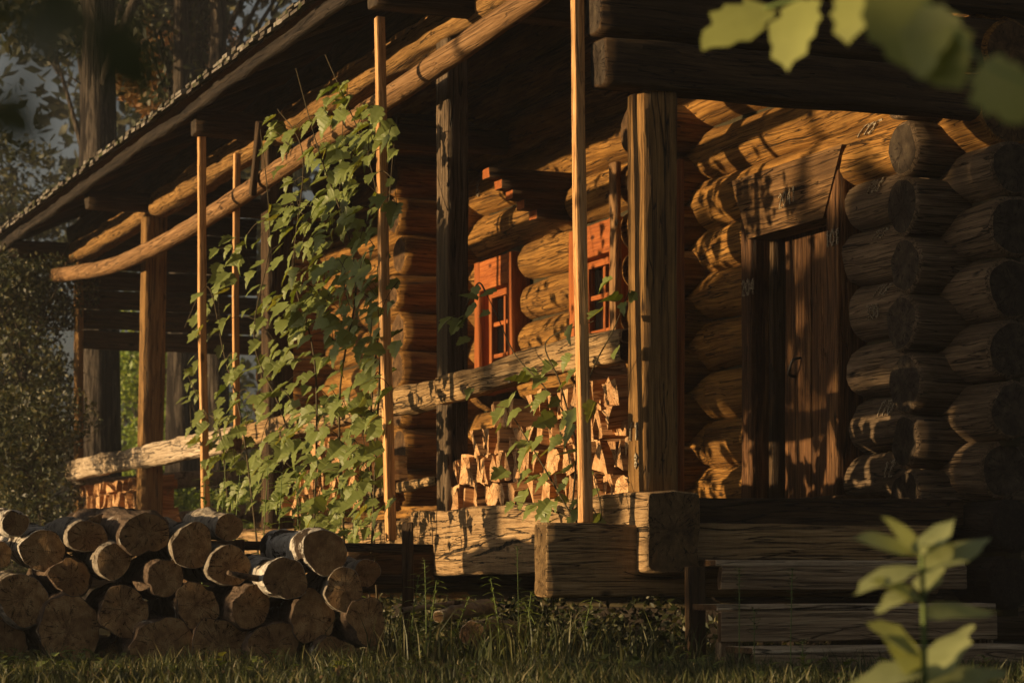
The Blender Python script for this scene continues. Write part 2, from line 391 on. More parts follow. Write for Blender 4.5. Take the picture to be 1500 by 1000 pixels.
# ------------------------------------------------------------------ HOUSE
house = empty('log_house', H.copy(), 'old timber log house with a long roofed gallery, low plank door and small red-brown windows', 'house')
hp = house
RL = .163
Lj = [.30, .60, .90, 1.21, 1.53, 1.86, 2.19, 2.51, 2.81, 3.12, 3.47, 3.83, 4.2, 4.55, 4.9, 5.22]
AV = 2.15
MV = []; MF = []
def walllog(u0, u1, i, mats, jit=.03, v=AV, r=None):
    z0, z1 = Lj[i], Lj[i+1]; r = r or (z1-z0)/2*1.0
    u0 += rnd.uniform(-jit, jit); u1 += rnd.uniform(-jit, jit)
    zz = (z0+z1)/2; b = len(MV); MV.extend([(v-.035, u0+.03, z0-.03), (v+.06, u0+.03, z0-.03), (v+.06, u1-.03, z0-.03), (v-.035, u1-.03, z0-.03), (v-.035, u0+.03, z0+.03), (v+.06, u0+.03, z0+.03), (v+.06, u1-.03, z0+.03), (v-.035, u1-.03, z0+.03)])
    MF.extend([(b+3, b+2, b+1, b), (b+4, b+5, b+6, b+7), (b, b+1, b+5, b+4), (b+1, b+2, b+6, b+5), (b+2, b+3, b+7, b+6), (b+3, b, b+4, b+7)])
    return timber('wall_log', (v+rnd.uniform(-.012, .012), u0, zz), (v+rnd.uniform(-.012, .012), u1, zz+rnd.uniform(-.01, .01)), ('c', r*rnd.uniform(.97, 1.03), r*rnd.uniform(.97, 1.03), 28), mats, hp,
                  rough=.012, endr=.02, endwarp=.006, knobs=int(abs(u1-u0)*1.5), freq=1.4)
LG = [M['log'], M['end']]; LGG = [M['log_grey'], M['enddk']]
wl = {}
for i in range(len(Lj)-1):
    z = (Lj[i]+Lj[i+1])/2
    # near segment from the corner to the door, with ends protruding past the corner
    if z < 2.75 and z > .9:
        wl['n', i] = walllog(-.02, 1.47, i, LGG, .06)
        walllog(2.72, 3.72, i, LG, .03)
    elif z < .9:
        walllog(-.02, 7.9, i, [M['shadedk'], M['shadedk']], .05)  # logs below the floor darkened in colour to stand for shade
    else:
        wl['n', i] = walllog(-.02 if z < 3.3 else .1, 4.1 if z < 3.2 else 8.0, i, LG if z > 2.9 else LGG, .02, r=.185 if 2.9 < z < 3.2 else None)
    if .9 < z < 3.1:
        walllog(3.3, 4.64, i, LG, .02)
        if z > 1.95:
            wl['w', i] = walllog(5.52, 6.55, i, LG, .02)
            walllog(7.45, 8.0, i, LG, .02)
        else: walllog(4.62, 8.0, i, LG, .02)
    walllog(7.7, 11.95, i, LG, .12)
    if z < 3.9: walllog(11.7, 14.0, i, LG, .1)
tag(mobj('dark_gap_chinking', mesh('dark_gap_chinking', MV, MF, M['gapdk']), hp), kind='stuff')  # dark strips added so the gaps between logs read as deep
# cross walls (log stubs seen past the long wall)
cj = [.13, .44, .75, 1.07, 1.37, 1.71, 2.03, 2.35, 2.67, 2.98, 3.3, 3.62, 3.95, 4.3]
for wu, v0, zm, v1 in ((.45, 1.75, 5, 5.6), (3.55, 1.62, 3.6, 2.8), (7.72, 1.40, 4.0, 2.8), (11.65, 1.6, 3.9, 2.8)):
    for i in range(len(cj)-1):
        z0, z1 = cj[i], cj[i+1]; r = (z1-z0)/2*1.0
        if z0 > zm or (wu > 1 and z0 < .8): continue
        a = v0+rnd.uniform(-.05, .05)
        timber('wall_log', (a, wu, (z0+z1)/2), (v1, wu, (z0+z1)/2), ('c', r, r*1.0, 28), LGG if wu < 1 else LG, hp,
               rough=.012, endr=.02, endwarp=.006, knobs=2, freq=1.4)

# sill, cross beams, floor
def sillcurve(): return None
timber('sill_beam', (.10, -.12, .705), (.10, 3.35, .69), ('b', .29, .40, .016), [M['sill'], M['beamend']], hp, rough=.011, step=.05, endr=.008, freq=2.6)
timber('sill_beam', (.10, 3.4, .66), (.12, 14.1, .68), ('b', .26, .36, .035), [M['beam'], M['end']], hp, rough=.014)
timber('cross_beam', (-.54, .075, .565), (1.72, .075, .565), ('b', .15, .365, .016), [M['beam'], M['beamend']], hp, rough=.007, step=.06, endr=.01)
for u in (3.0, 6.9, 10.7): timber('cross_beam', (-.6, u, .52), (2.0, u, .52), ('b', .16, .26, .03), [M['beamdk'], M['end']], hp)
V = []; Fc = []
u = .19
while u < 14:
    w = rnd.uniform(.16, .26); z = .885+rnd.uniform(-.008, .008); b = len(V); v1 = 1.98; v0 = .26
    for (a, c) in ((v0, u+.004), (v1, u+.004), (v1, u+w-.004), (v0, u+w-.004)): V += [(a, c, z), (a, c, z-.05)]
    Fc += [(b, b+2, b+4, b+6), (b+7, b+5, b+3, b+1), (b, b+1, b+3, b+2), (b+2, b+3, b+5, b+4), (b+4, b+5, b+7, b+6), (b+6, b+7, b+1, b)]
    u += w
mobj('floor_boards', mesh('floor_boards', V, Fc, M['beamdk']), hp)
timber('floor_joist', (.3, .2, .80), (1.98, .2, .82), ('b', .08, .16, .01), [M['beamdk'], M['end']], hp)
timber('door_step', (1.80, .9, .915), (1.80, 3.3, .90), ('b', .30, .06, .02), [M['beamdk'], M['end']], hp, rough=.01)
# upper beams at the near gable end
timber('tie_beam', (-.23, .07, 3.05), (1.98, .07, 3.05), ('b', .18, .245, .03), [M['beamdk'], M['enddk']], hp, rough=.012, step=.07, endr=.012)
timber('tie_beam', (-.25, .09, 3.335), (2.3, .09, 3.335), ('b', .19, .28, .05), [M['beamdk'], M['enddk']], hp, rough=.012, endr=.012)
timber('tie_beam', (-.2, .1, 3.66), (2.6, .1, 3.66), ('b', .19, .30, .05), [M['beamdk'], M['enddk']], hp, rough=.012)
# posts
def post(v, u, z0, z1, w=.2, d=.18, m='post', dv=0, name='post'):
    return timber(name, (v+w/2, u+d/2, z0), (v+w/2+dv, u+d/2, z1), ('b', w, d, .006), [M[m], M['end']], hp, rough=.004, roll=R(0), step=.1, endr=.006)
# vertical timbers: local y,z orientation comes from track quat, so check with square-ish sections
post(.0, .02, .905, 2.93, .19, .19)
post(.20, .22, .905, 2.62, .165, .03, 'window')
post(.0, 2.92, .86, 3.80, .195, .14, 'log_grey')
post(.02, 6.75, .86, 3.8, .2, .2, 'beamdk')
post(-.06, 10.55, .86, 3.8, .19, .2, 'post', .05)
post(-.02, 13.9, .5, 3.8, .2, .06, 'post')
# wall plates above the posts
for z, m, dv in ((3.90, 'post', 0), (4.12, 'beamdk', .04)):
    timber('wall_plate', (.1+dv, -.3, z), (.1+dv, 5.2, z+.01), ('b', .2, .215, .05), [M[m], M['end']], hp, rough=.016)
    timber('wall_plate', (.1+dv, 5.2, z), (.1+dv, 14.3, z-.02), ('b', .2, .215, .05), [M[m], M['end']], hp, rough=.016)
for u, v0 in ((2.42, -.62), (6.7, -.58), (10.6, -.55), (14.1, -.6)):
    timber('outrigger', (v0, u, 3.90), (1.95, u, 3.92), ('b', .17, .17, .02), [M['beamdk'], M['enddk']], hp)
# sagging pole along the gallery
pc = [VU(px, py, -.2) for px, py in ((900, -95), (790, -10), (680, 68), (575, 140), (475, 205), (375, 272), (285, 330), (215, 368), (150, 393), (82, 403))]
V = []; Fc = []; path = smooth_path(pc, 8); tube_verts(V, Fc, path, .068, .075, 12)
V = [Vector(v)+Vector((0, 0, 1))*.009*noise.noise(Vector(v)*6) for v in V]
n0 = len(V); V.append(path[-1]); Fc += [(n0-12+j, n0-12+(j+1) % 12, n0) for j in range(12)]
mx0 = Matrix.Translation(pc[-1]) @ (pc[0]-pc[-1]).to_track_quat('X', 'Z').to_matrix().to_4x4(); inv = mx0.inverted()
mobj('sagging_pole', mesh('sagging_pole', [inv @ v for v in V], Fc, [M['pole']], None, True), hp, mx0)
a = VU(381, 178, -.3); b = VU(370, 286, -.3); timber('hanger', a, b, ('b', .05, .07, .008), [M['beamdk'], M['end']], hp)
# rails
def rail(pts, v, sec, m='beam'):
    vv = v if isinstance(v, tuple) else (v, v)
    P = [VU(q[0], q[1], vv[0]+(vv[1]-vv[0])*i/(len(pts)-1)) for i, q in enumerate(pts)]; mw, L = between(P[0], P[-1]); iv = mw.inverted()
    cur = [((iv @ p).x, (iv @ p).y, (iv @ p).z) for p in P]
    return mobj('rail', timber_mesh('rail', L, sec, [M[m], M['end']], rough=.012, curve=cur, step=.05, endr=.01), hp, mw)
r1 = rail([(921, 506), (790, 532), (648, 574)], (.06, -.06), ('b', .11, .165, .02))
rail([(921, 490), (860, 499), (792, 518)], (.055, 0), ('b', .10, .07, .02))
rail([(648, 576), (575, 590), (460, 613), (342, 646)], .05, ('b', .10, .17, .02))
rail([(345, 643), (297, 652), (201, 670)], -.05, ('b', .12, .20, .03), 'rail')
rail([(206, 670), (150, 680), (104, 690)], -.03, ('b', .12, .20, .03), 'rail')
rail([(640, 703), (578, 716), (500, 735)], .12, ('b', .05, .06, .01))
timber('rail', (0, 13.9, 1.42), (2.0, 13.9, 1.6), ('c', .09, .08, 18), [M['greybark'], M['end']], hp)
timber('rail', (1.0, 13.4, 1.05), (2.0, 13.6, 1.2), ('c', .12, .1, 18), [M['greybark'], M['end']], hp)
for k in range(9):
    timber('end_board', (.1, 13.95, 2.98+.21*k), (2.0, 13.95, 2.98+.21*k), ('b', .07, .2, .03), [M['beamdk'], M['end']], hp)
# chalk numbers on flat faces
def on_face(v, u, z, du=-1, yaw=0, tilt=0.0):      # faces -V, text runs towards the camera (-u)
    return lambda s, h: (Vector((v, u-s, z+h+tilt*s)), Vector((-1, 0, 0)))
def on_log(v, u, z, r, a0=0):
    def f(s, h):
        a = a0+h/r; n = Vector((-math.cos(a), 0, math.sin(a))); return Vector((v, u-s, z))+n*(r+.011), n
    return f
ur = u_at(738, -.05)
writing('013', on_face(-.062, ur+.02, z_at(560, -.05, ur)-.01, tilt=0), hp, .10, .09)
writing('r1', on_face(-.006, .165, 1.17), hp, .09, .11); writing('8', on_face(-.006, .115, 1.03), hp, .07, .14)

# roof
EZ = 4.05; SL = .46; V0 = -.66
def rz(v): return EZ+SL*(v-V0)
V = []; Fc = []; rg = random.Random(3)
v = V0
while v < 6.2:                                   # underside boards running along the roof
    w = rg.uniform(.17, .25); vv = v+w-.012; dz = rg.uniform(0, .012); b = len(V)
    for uu in (-1.3, 14.9):
        for (a, z) in ((v, rz(v)+dz), (vv, rz(vv)+dz), (vv, rz(vv)+.03+dz), (v, rz(v)+.03+dz)): V.append((a, uu, z))
    Fc += [(b, b+1, b+2, b+3), (b+7, b+6, b+5, b+4)]+[(b+j, b+4+j, b+4+(j+1) % 4, b+(j+1) % 4) for j in range(4)]
    v += w
mobj('roof_boards', mesh('roof_boards', V, Fc, M['beamdk']), hp)
V = []; Fc = []
for row in range(-1, 34):                            # shingles
    vr = V0-.05+max(0, row)*.2+(.04*row if row < 0 else 0); dz0 = row*.045 if row < 0 else 0
    if row > 8 and False: break
    u = -1.35+rg.uniform(0, .1)
    while u < 14.95:
        w = rg.uniform(.09, .17) if row < 6 else .5; vs = vr+rg.uniform(-.025, .025); L = .34; th = rg.uniform(.014, .03)
        z0 = rz(vs)+.055+rg.uniform(0, .02)+dz0; z1 = rz(vs+L)+.04+dz0*(.2 if row < 0 else 1); b = len(V)
        for (a, z) in ((vs, z0), (vs+L, z1)):
            for uu in (u, u+w-.008): V += [(a, uu, z), (a, uu, z+th)]
        Fc += [(b, b+2, b+3, b+1), (b, b+1, b+5, b+4), (b+2, b+6, b+7, b+3), (b+1, b+3, b+7, b+5), (b, b+4, b+6, b+2)]
        u += w
mobj('shingles', mesh('shingles', V, Fc, M['shingle']), hp)
timber('eave_board', (V0+.03, -1.3, rz(V0)-.065), (V0+.03, 14.9, rz(V0)-.085), ('b', .06, .09, .02), [M['shadedk'], M['shadedk']], hp, rough=.015, step=.12)  # colour carries the shade under the eave
for k in range(16):
    u = -.9+k*1.02+rg.uniform(-.06, .06)
    timber('rafter', (V0+.12, u, rz(V0+.12)-.062), (6.1, u+rg.uniform(-.05, .05), rz(6.1)-.07), ('c', .055, .065, 12), [M['beamdk'], M['end']], hp, step=.3)
# far roof side so the house is a solid volume
V = [(6.2, -1.3, rz(6.2)), (6.2, 14.9, rz(6.2)), (12.5, 14.9, 4.0), (12.5, -1.3, 4.0)]; V += [(a, b, c+.12) for a, b, c in V]
mobj('roof_slope', mesh('roof_slope', V, [(0, 1, 2, 3), (7, 6, 5, 4), (0, 4, 5, 1), (1, 5, 6, 2), (2, 6, 7, 3), (3, 7, 4, 0)], M['shingle']), hp)
# dark inner partition boards closing the rooms behind the log wall
def boxm(name, a, b, m, parent=hp):
    x0, y0, z0 = a; x1, y1, z1 = b
    V = [(x0, y0, z0), (x1, y0, z0), (x1, y1, z0), (x0, y1, z0), (x0, y0, z1), (x1, y0, z1), (x1, y1, z1), (x0, y1, z1)]
    return mobj(name, mesh(name, V, [(3, 2, 1, 0), (4, 5, 6, 7), (0, 1, 5, 4), (1, 2, 6, 5), (2, 3, 7, 6), (3, 0, 4, 7)], m), parent)
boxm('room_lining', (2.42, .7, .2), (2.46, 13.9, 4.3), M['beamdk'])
boxm('under_floor_wall', (2.2, .5, -.05), (2.3, 14, .3), M['shadedk'])  # near-black colour stands in for crawl-space shade
boxm('gable_end', (2.5, .62, 4.2), (9.8, .66, 5.0), M['beamdk'])
for i in range(14):
    z = .3+i*.32
    if z < 4.4: timber('rear_log', (9.9, .3, z), (9.9, 14.0, z), ('c', .165, .165, 14), LGG, hp, step=1)

# door
du0, du1 = 1.45, 2.74        # near jamb / far jamb outer edges
door = empty('door', Matrix.Identity(4), None, None); door.parent = hp; 
def dt(name, p0, p1, sec, m, par=door, **k): return timber(name, p0, p1, sec, [M[m], M['end']], par, **k)
FV = 1.97
jl = dt('door_frame', (FV+.12, 2.66, .9), (FV+.12, 2.66, 2.95), ('b', .13, .24, .012), 'door', rough=.004)
dt('door_frame', (FV+.10, 1.54, .9), (FV+.10, 1.54, 2.9), ('b', .14, .24, .012), 'door', rough=.004)
dt('door_reveal', (FV+.26, 2.57, .9), (FV+.26, 2.57, 2.85), ('b', .06, .26, .008), 'beamdk', rough=.003)
# lintel with slanting shoulders
lp = [(2.80, 3.02), (1.40, 3.02), (1.62, 2.62), (2.58, 2.62)]
V = []; 
for vv in (FV-.03, FV+.16):
    for (uu, zz) in lp: V.append((uu-2.1, vv-FV, zz-2.8))
Fc = [(0, 1, 2, 3), (7, 6, 5, 4)]+[(j, j+4, (j+1) % 4+4, (j+1) % 4) for j in range(4)]
Mx = Matrix.Translation((FV, 2.1, 2.8)) @ Matrix(((0, 1, 0, 0), (1, 0, 0, 0), (0, 0, 1, 0), (0, 0, 0, 1)))
V = [(v[0], -v[1], v[2]) for v in V]
Mx = Matrix.Translation((FV, 2.1, 2.8)) @ Matrix.Rotation(R(90), 4, 'Z')
lint = mobj('lintel', mesh('lintel', V, Fc, M['lintel']), door, Mx)
for pn, (ua, ub) in enumerate(((2.50, 2.17), (2.16, 1.88), (1.87, 1.62))):
    dt('door_plank', (FV+.22, (ua+ub)/2, .92), (FV+.22, (ua+ub)/2, 2.7), ('b', ua-ub-.006, .05, .006), 'door', rough=.003)
V = []; Fc = []; tube_verts(V, Fc, smooth_path([(FV+.19, 2.36, 1.74), (FV+.14, 2.35, 1.75), (FV+.13, 2.31, 1.80), (FV+.14, 2.29, 1.84), (FV+.19, 2.285, 1.85)], 4), .010, .008, 6)
mobj('door_handle', mesh('door_handle', V, Fc, M['iron'], None, True), door)
writing('2041', on_face(FV-.033, u_at(1150, FV)+.02, 2.745, tilt=.12), hp, .095, .07)
writing('204', on_face(FV-.008, 2.70, 2.27), hp, .10, .09)
writing('101', on_face(FV-.028, 1.59, 2.44), hp, .095, .09)
writing('195', on_log(AV, 1.30, 2.965, .180, .42), hp, .11, .08)
writing('103', on_log(AV, 1.20, 2.66, .160, .22), hp, .09, .08)
writing('5', on_log(AV, .90, 2.66, .160, -.25), hp, .06, .12)
writing('113', on_log(AV, 1.16, 2.35, .165, .45), hp, .08, .05)
writing('193', on_log(AV, 1.15, 2.02, .165, .45), hp, .09, .06)
writing('300', on_log(AV, 1.18, 2.02, .165, -.3), hp, .08, .05)
writing('170', on_log(AV, 1.08, 1.37, .163, .2), hp, .10, .08)
writing('12', on_log(AV, 1.0, 1.05, .163, .0), hp, .10, .08)
writing('8', on_log(AV, 7.35, 3.65, .18, -.3), hp, .14, .06)

# windows
def window(u0, u1, z0, z1, tall=False):
    w = empty('window', Matrix.Identity(4), None, None); w.parent = hp
    def q(name, p0, p1, sec, m='window', **k): return timber(name, p0, p1, sec, [M[m], M[m]], w, rough=.003, **k)
    fv = 2.0
    c = .10
    q('window_casing', (fv+.05, u0+c/2, z0), (fv+.05, u0+c/2, z1), ('b', c, .16, .008))
    q('window_casing', (fv+.05, u1-c/2, z0), (fv+.05, u1-c/2, z1), ('b', c, .16, .008))
    q('window_casing', (fv+.05, u0+c, z1-.12), (fv+.05, u1-c, z1-.12), ('b', .15, .24, .008))
    q('window_sill', (fv+.02, u0+c, z0+.05), (fv+.02, u1-c, z0+.05), ('b', .2, .10, .008))
    i0, i1 = u0+c, u1-c; zt = z1-.24; zb = z0+.1; s = .055
    q('sash', (fv+.09, i0+s/2, zb), (fv+.09, i0+s/2, zt), ('b', s, .06, .005))
    q('sash', (fv+.09, i1-s/2, zb), (fv+.09, i1-s/2, zt), ('b', s, .06, .005))
    q('sash', (fv+.09, i0+s, zt-.03), (fv+.09, i1-s, zt-.03), ('b', .06, .055, .005))
    q('glazing_bar', (fv+.095, (i0+i1)/2, zb), (fv+.095, (i0+i1)/2, zt-.06), ('b', .035, .045, .004))
    for f in (.28, .63):
        q('glazing_bar', (fv+.10, i0+s, zb+(zt-zb)*f), (fv+.10, i1-s, zb+(zt-zb)*f), ('b', .04, .035, .004))
    V = [(fv+.12, i0, zb), (fv+.12, i1, zb), (fv+.12, i1, zt), (fv+.12, i0, zt)]; V += [(a+.006, b, c2) for a, b, c2 in V]
    mobj('pane', mesh('pane', V, [(0, 3, 2, 1), (4, 5, 6, 7), (0, 1, 5, 4), (1, 2, 6, 5), (2, 3, 7, 6), (3, 0, 4, 7)], M['glass']), w)
window(6.60, 7.42, 1.98, 3.06); window(4.66, 5.48, 1.98, 3.06)
timber('shutter_board', (1.93, 4.56, 1.8), (1.93, 4.56, 3.42), ('b', .10, .05, .006), [M['pole'], M['pole']], hp)
# carved bracket: three stacked consoles stepping back; shade and sunlit ends put into colour
for k, (v0, z, hh) in enumerate(((1.36, 3.475, .075), (1.46, 3.40, .07), (1.55, 3.33, .07), (1.64, 3.26, .07), (1.74, 3.19, .07))):
    timber('bracket', (v0, 5.62, z), (2.05, 5.62, z), ('b', .15, hh, .006), [M['beamdk'], M['window']], hp, rough=.002)

# ------------------------------------------------------------------ STEPS
st = empty('wooden_steps', H @ Matrix.Translation((.2, -.5, 0)), 'low dark wooden steps of broad boards leading up to the gallery beneath the door', 'steps')
def sp(name, p0, p1, sec, m='step', **k):
    T = Vector((.2, -.5, 0)); return timber(name, Vector(p0)-T, Vector(p1)-T, sec, [M[m], M['end']], st, rough=.004, **k)
sp('riser', (.29, -.25, .475), (1.72, -.25, .475), ('b', .04, .12, .006)); sp('tread', (.27, -.12, .548), (1.72, -.12, .548), ('b', .27, .03, .006), 'rail')  # treads get paler wood so their lit edges show as colour
sp('riser', (.15, -.52, .24), (1.72, -.52, .24), ('b', .04, .15, .006)); sp('tread', (.13, -.40, .33), (1.72, -.40, .33), ('b', .28, .03, .006), 'rail')
sp('riser', (.18, -.80, .04), (1.72, -.80, .04), ('b', .04, .15, .006)); sp('tread', (.17, -.68, .128), (1.72, -.68, .128), ('b', .28, .03, .006), 'rail')
sp('stringer', (.2, -.16, -.02), (.2, -.16, .53), ('b', .05, .10, .006), 'beamdk')
sp('stringer', (.24, -.45, -.02), (.24, -.45, .16), ('b', .06, .12, .006)); sp('stringer', (1.68, -.45, -.02), (1.68, -.45, .3), ('b', .06, .12, .006))

# ------------------------------------------------------------------ PROPS
def prop(p0, p1, w, d, label, bow=.012):
    L = (Vector(p1)-Vector(p0)).length
    o = timber('wooden_prop', p0, p1, ('b', w, d, .003), [M['prop'], M['prop']], None, rough=.003, step=.12, endr=.002, freq=1.0, curve=[(0, 0, 0), (L*.5, bow, bow*.6), (L, 0, 0)])
    return tag(o, label, 'prop', 'sawn timber props under the eaves')
prop((-.30, .06, .75), VU(845, -60, -.30), .055, .055, 'bright sawn prop by the front post, standing on the end of the cross beam')
a = VU(573, 791, -.5); b = VU(556, 26, -.5); prop(a, b, .055, .055, 'tall orange sawn prop at the right edge of the leafy vine')
a = VU(301, 750, -.5); b = VU(295, 178, -.5); prop(a, b, .055, .055, 'slim sawn prop at the left edge of the vine, before the pale rail')
a = VU(347, 640, -.15); b = VU(347, 225, -.15); prop(a, b, .045, .045, 'thin darker prop half hidden among the vine leaves')

# ------------------------------------------------------------------ FIREWOOD
def split_piece(poly, L, rg):
    n = len(poly); pts = []
    for i in range(n):
        a, b = poly[i], poly[(i+1) % n]
        pts.append(a)
        t = rg.uniform(.35, .65); j = .06
        dx, dy = b[0]-a[0], b[1]-a[1]
        pts.append((a[0]+dx*t-dy*rg.uniform(-j, j*1.3), a[1]+dy*t+dx*rg.uniform(-j, j*1.3)))
    V = []; Fc = []; m = len(pts); ks = (0, .25, .55, .8, 1)
    for k in ks:
        sc = 1+rg.uniform(-.06, .03); ox, oy = rg.uniform(-.003, .003), rg.uniform(-.003, .003)
        for (y, z) in pts: V.append((L*k+(rg.uniform(-.006, .006) if k in (0, 1) else 0), y*sc+ox, z*sc+oy))
    mi = []
    for k in range(len(ks)-1):
        for j in range(m):
            a = k*m+j; b = k*m+(j+1) % m; Fc.append((a, b, b+m, a+m)); mi.append(0)
    c0 = len(V); V.append((-.004, 0, 0)); V.append((L, 0, 0))
    for j in range(m):
        Fc.append((j, c0, (j+1) % m)); mi.append(1); q = (len(ks)-1)*m
        Fc.append((q+j, q+(j+1) % m, c0+1)); mi.append(1)
    return mesh('firewood', V, Fc, [M['split'], M['splitend']], mi)
def stack(u0, u1, z0, top, vf, label, group, seed, rowh=.10, skip=None, vis=None):
    rg = random.Random(seed); z = z0; cnt = 0
    while z < z0+1.2:
        h = rowh*rg.uniform(.75, 1.25); u = u0+rg.uniform(0, .03)
        while u < u1:
            w = rg.uniform(.075, .17)*rowh/.135; uc, zc = u+w/2, z+h/2
            if zc < top(uc) and not (skip and skip(uc, zc)):
                g = .5; W2, H2 = w*g*.94, h*g*.95
                j = lambda: rg.uniform(-.028, .022)
                typ = rg.random()
                if typ < .25:
                    polys = [[(-W2+j(), -H2), (W2+j(), -H2+j()), (W2+j(), H2+j()), (-W2+j(), H2+j())]]
                elif typ < .55:
                    polys = [[(-W2, -H2), (W2*.95, -H2), (-W2*.9, H2+j())], [(W2, -H2+.004), (W2, H2), (-W2*.82+j(), H2)]]
                elif typ < .9:
                    polys = [[(-W2, -H2), (W2, -H2), (j(), H2)], [(-W2, -H2*.7), (-W2*.1, H2), (-W2, H2)], [(W2, -H2*.7), (W2, H2), (W2*.1, H2)]][:3 if w > .1 else 1]
                else:
                    n = 7; polys = [[(W2*math.cos(6.28*q/n), H2*math.sin(6.28*q/n)) for q in range(n)]]
                for p in polys:
                    cy = sum(a for a, b in p)/len(p); cz = sum(b for a, b in p)/len(p); q = [(-(a-cy), b-cz) for a, b in p][::-1]
                    L = rg.uniform(.26, .33)
                    o = mobj('firewood', split_piece(q, L, rg))
                    o.matrix_world = H @ Matrix.Translation((vf+rg.uniform(-.05, .06), uc-cy*-1 if False else uc+cy, zc+cz+rg.uniform(-.012, .018))) @ Euler((R(rg.uniform(-13, 13)), R(rg.uniform(-9, 9)), R(rg.uniform(-16, 16)))).to_matrix().to_4x4() @ Matrix.Rotation(0, 4, 'X')
                    tag(o, label, 'firewood', group); cnt += 1
            u += w
        z += h
    return cnt
# flip y because the local +y axis of a piece runs along +u
t1 = lambda u: 1.54-.04*math.sin(u*5) if u < .95 else (1.48 if u < 1.5 else 1.43+.05*math.sin(u*7) if u < 2.55 else 1.25)
n1 = stack(.42, 2.86, .885, t1, .06, 'split billet in the sunlit firewood stack between the front posts', 'firewood stacked between the front posts', 5, .138,
           lambda u, z: (1.50 < u < 1.72 and 1.2 < z < 1.33))
n2 = stack(11.0, 13.6, .98, lambda u: 1.40 if u > 11.6 else 1.42, .08, 'split billet in the far firewood stack at the left end of the gallery', 'firewood stacked at the far gallery end', 9, .15)
n3 = stack(4.6, 6.5, .95, lambda u: 1.32-.1*math.sin(u*2), .10, 'split billet in the firewood stack half hidden behind the vine', 'firewood stacked behind the vine', 11, .16)
print('firewood', n1, n2, n3)

# ------------------------------------------------------------------ LOG PILE
# (px, py, radius px, bark, label, depth offset, length, stretch)
PILE = [
 (23, 769, 21, 'birch', 'pale-barked short log on top of the pile, at its far left end', .0),
 (63, 807, 33, 'birch', 'grey-barked log in the second tier, below and right of the leftmost top log', .05),
 (126, 784, 26, 'greybark', 'smooth grey-barked log on top of the pile, left of the mossy dark branch', .05),
 (216, 780, 34, 'darkbark', 'thick log with shaggy peeling bark crowning the middle of the pile', 0),
 (282, 798, 33, 'greybark', 'log with a clean round tan end, just right of the shaggy-barked log', .03),
 (336, 772, 20, 'greybark', 'small grey log lying on top right of the tan-ended log', .15),
 (478, 808, 32, 'birch', 'bright white birch log with dark end, highest at the right side of the pile', 0),
 (418, 846, 32, 'birch', 'white birch log with dark bark patches, left below the bright birch log', -.05),
 (336, 828, 33, 'greybark', 'oval-ended log below the small grey log, touched by a broken branch stub', .05),
 (169, 819, 28, 'greybark', 'round pinkish-ended log below the shaggy-barked log, in the second tier', .0),
 (239, 848, 28, 'darkbark', 'small dark-rimmed log under the clean tan end', .0),
 (106, 846, 31, 'darkbark', 'squat dark log in the third tier, under the smooth grey-barked log', .06),
 (32, 876, 37, 'greybark', 'large log at the left edge, third tier from the top', 0),
 (0, 812, 20, 'greybark', 'log cut off by the left picture edge, second tier', .05),
 (180, 892, 34, 'darkbark', 'pear-shaped log end in the middle of the left half of the pile', .0),
 (288, 885, 33, 'darkbark', 'dark round log beneath the small dark-rimmed log', .05),
 (368, 888, 32, 'darkbark', 'log with a black knot hole low on its end, left below the patchy birch', .0),
 (506, 864, 31, 'greybark', 'log end at the right side of the pile, below the bright birch log', .02),
 (456, 904, 33, 'darkbark', 'deeply shaded log just right of the log with the knot hole', .05),
 (100, 924, 47, 'darkbark', 'largest log of the pile, resting on the ground at the left', 0),
 (238, 946, 43, 'darkbark', 'wide dark log on the ground, right of the largest one', .0),
 (324, 946, 40, 'darkbark', 'dark ground-tier log in the middle of the pile', .05),
 (404, 944, 37, 'darkbark', 'dark ground-tier log under the log with the knot hole', .0),
 (8, 940, 36, 'darkbark', 'ground-tier log at the left picture edge', .06),
 (488, 958, 31, 'darkbark', 'small ground-tier log half sunk in grass near the right end of the pile', .0),
 (540, 910, 33, 'darkbark', 'shaded log at the right end of the pile above the grass', .06),
 (175, 960, 27, 'darkbark', 'small dark log wedged on the ground between the two widest logs', .25),
 (148, 772, 22, 'darkbark', 'mossy black branch piece behind the top of the pile, between grey and shaggy logs', .55),
 (536, 838, 22, 'greybark', 'slender grey log slanting behind the right end of the pile', .5),
]
for k, (px, py, rp, bk, lab, dd) in enumerate(PILE):
    rg = random.Random(100+k); d = 12.35+dd; p = at(px, py, d); r = rp/F*d
    L = rg.uniform(.62, .8); yaw = math.atan2(.926, -.378)+R(rg.uniform(-4, 4)); pit = R(rg.uniform(1, 4)) if py < 815 else R(rg.uniform(-1, 1.5))
    st_y = 1+rg.uniform(-.08, .10); st_z = 1+rg.uniform(-.08, .06)
    me = timber_mesh('cut_log', L, ('c', r, r*rg.uniform(.88, 1.0), 30), [M[bk], M['cut']], rough=.014 if bk != 'darkbark' else .026, step=.05, endr=.004, endwarp=.003, knobs=3, freq=4)
    # out-of-round ends
    for vv in me.vertices:
        a = math.atan2(vv.co.z, vv.co.y); f = 1+.045*math.sin(2*a+k)+.03*math.sin(3*a+k*2)
        if k == 14: f += .22*max(0, math.cos(a+2.2))**3
        vv.co.y *= f*st_y; vv.co.z *= f*st_z
    o = mobj('cut_log', me); tag(o, lab, 'log', 'cut logs piled beside the gallery')
    o.matrix_world = Matrix.Translation(p) @ Euler((R(rg.uniform(-180, 180))*0, -pit, yaw)).to_matrix().to_4x4()
    o.rotation_mode = 'XYZ'
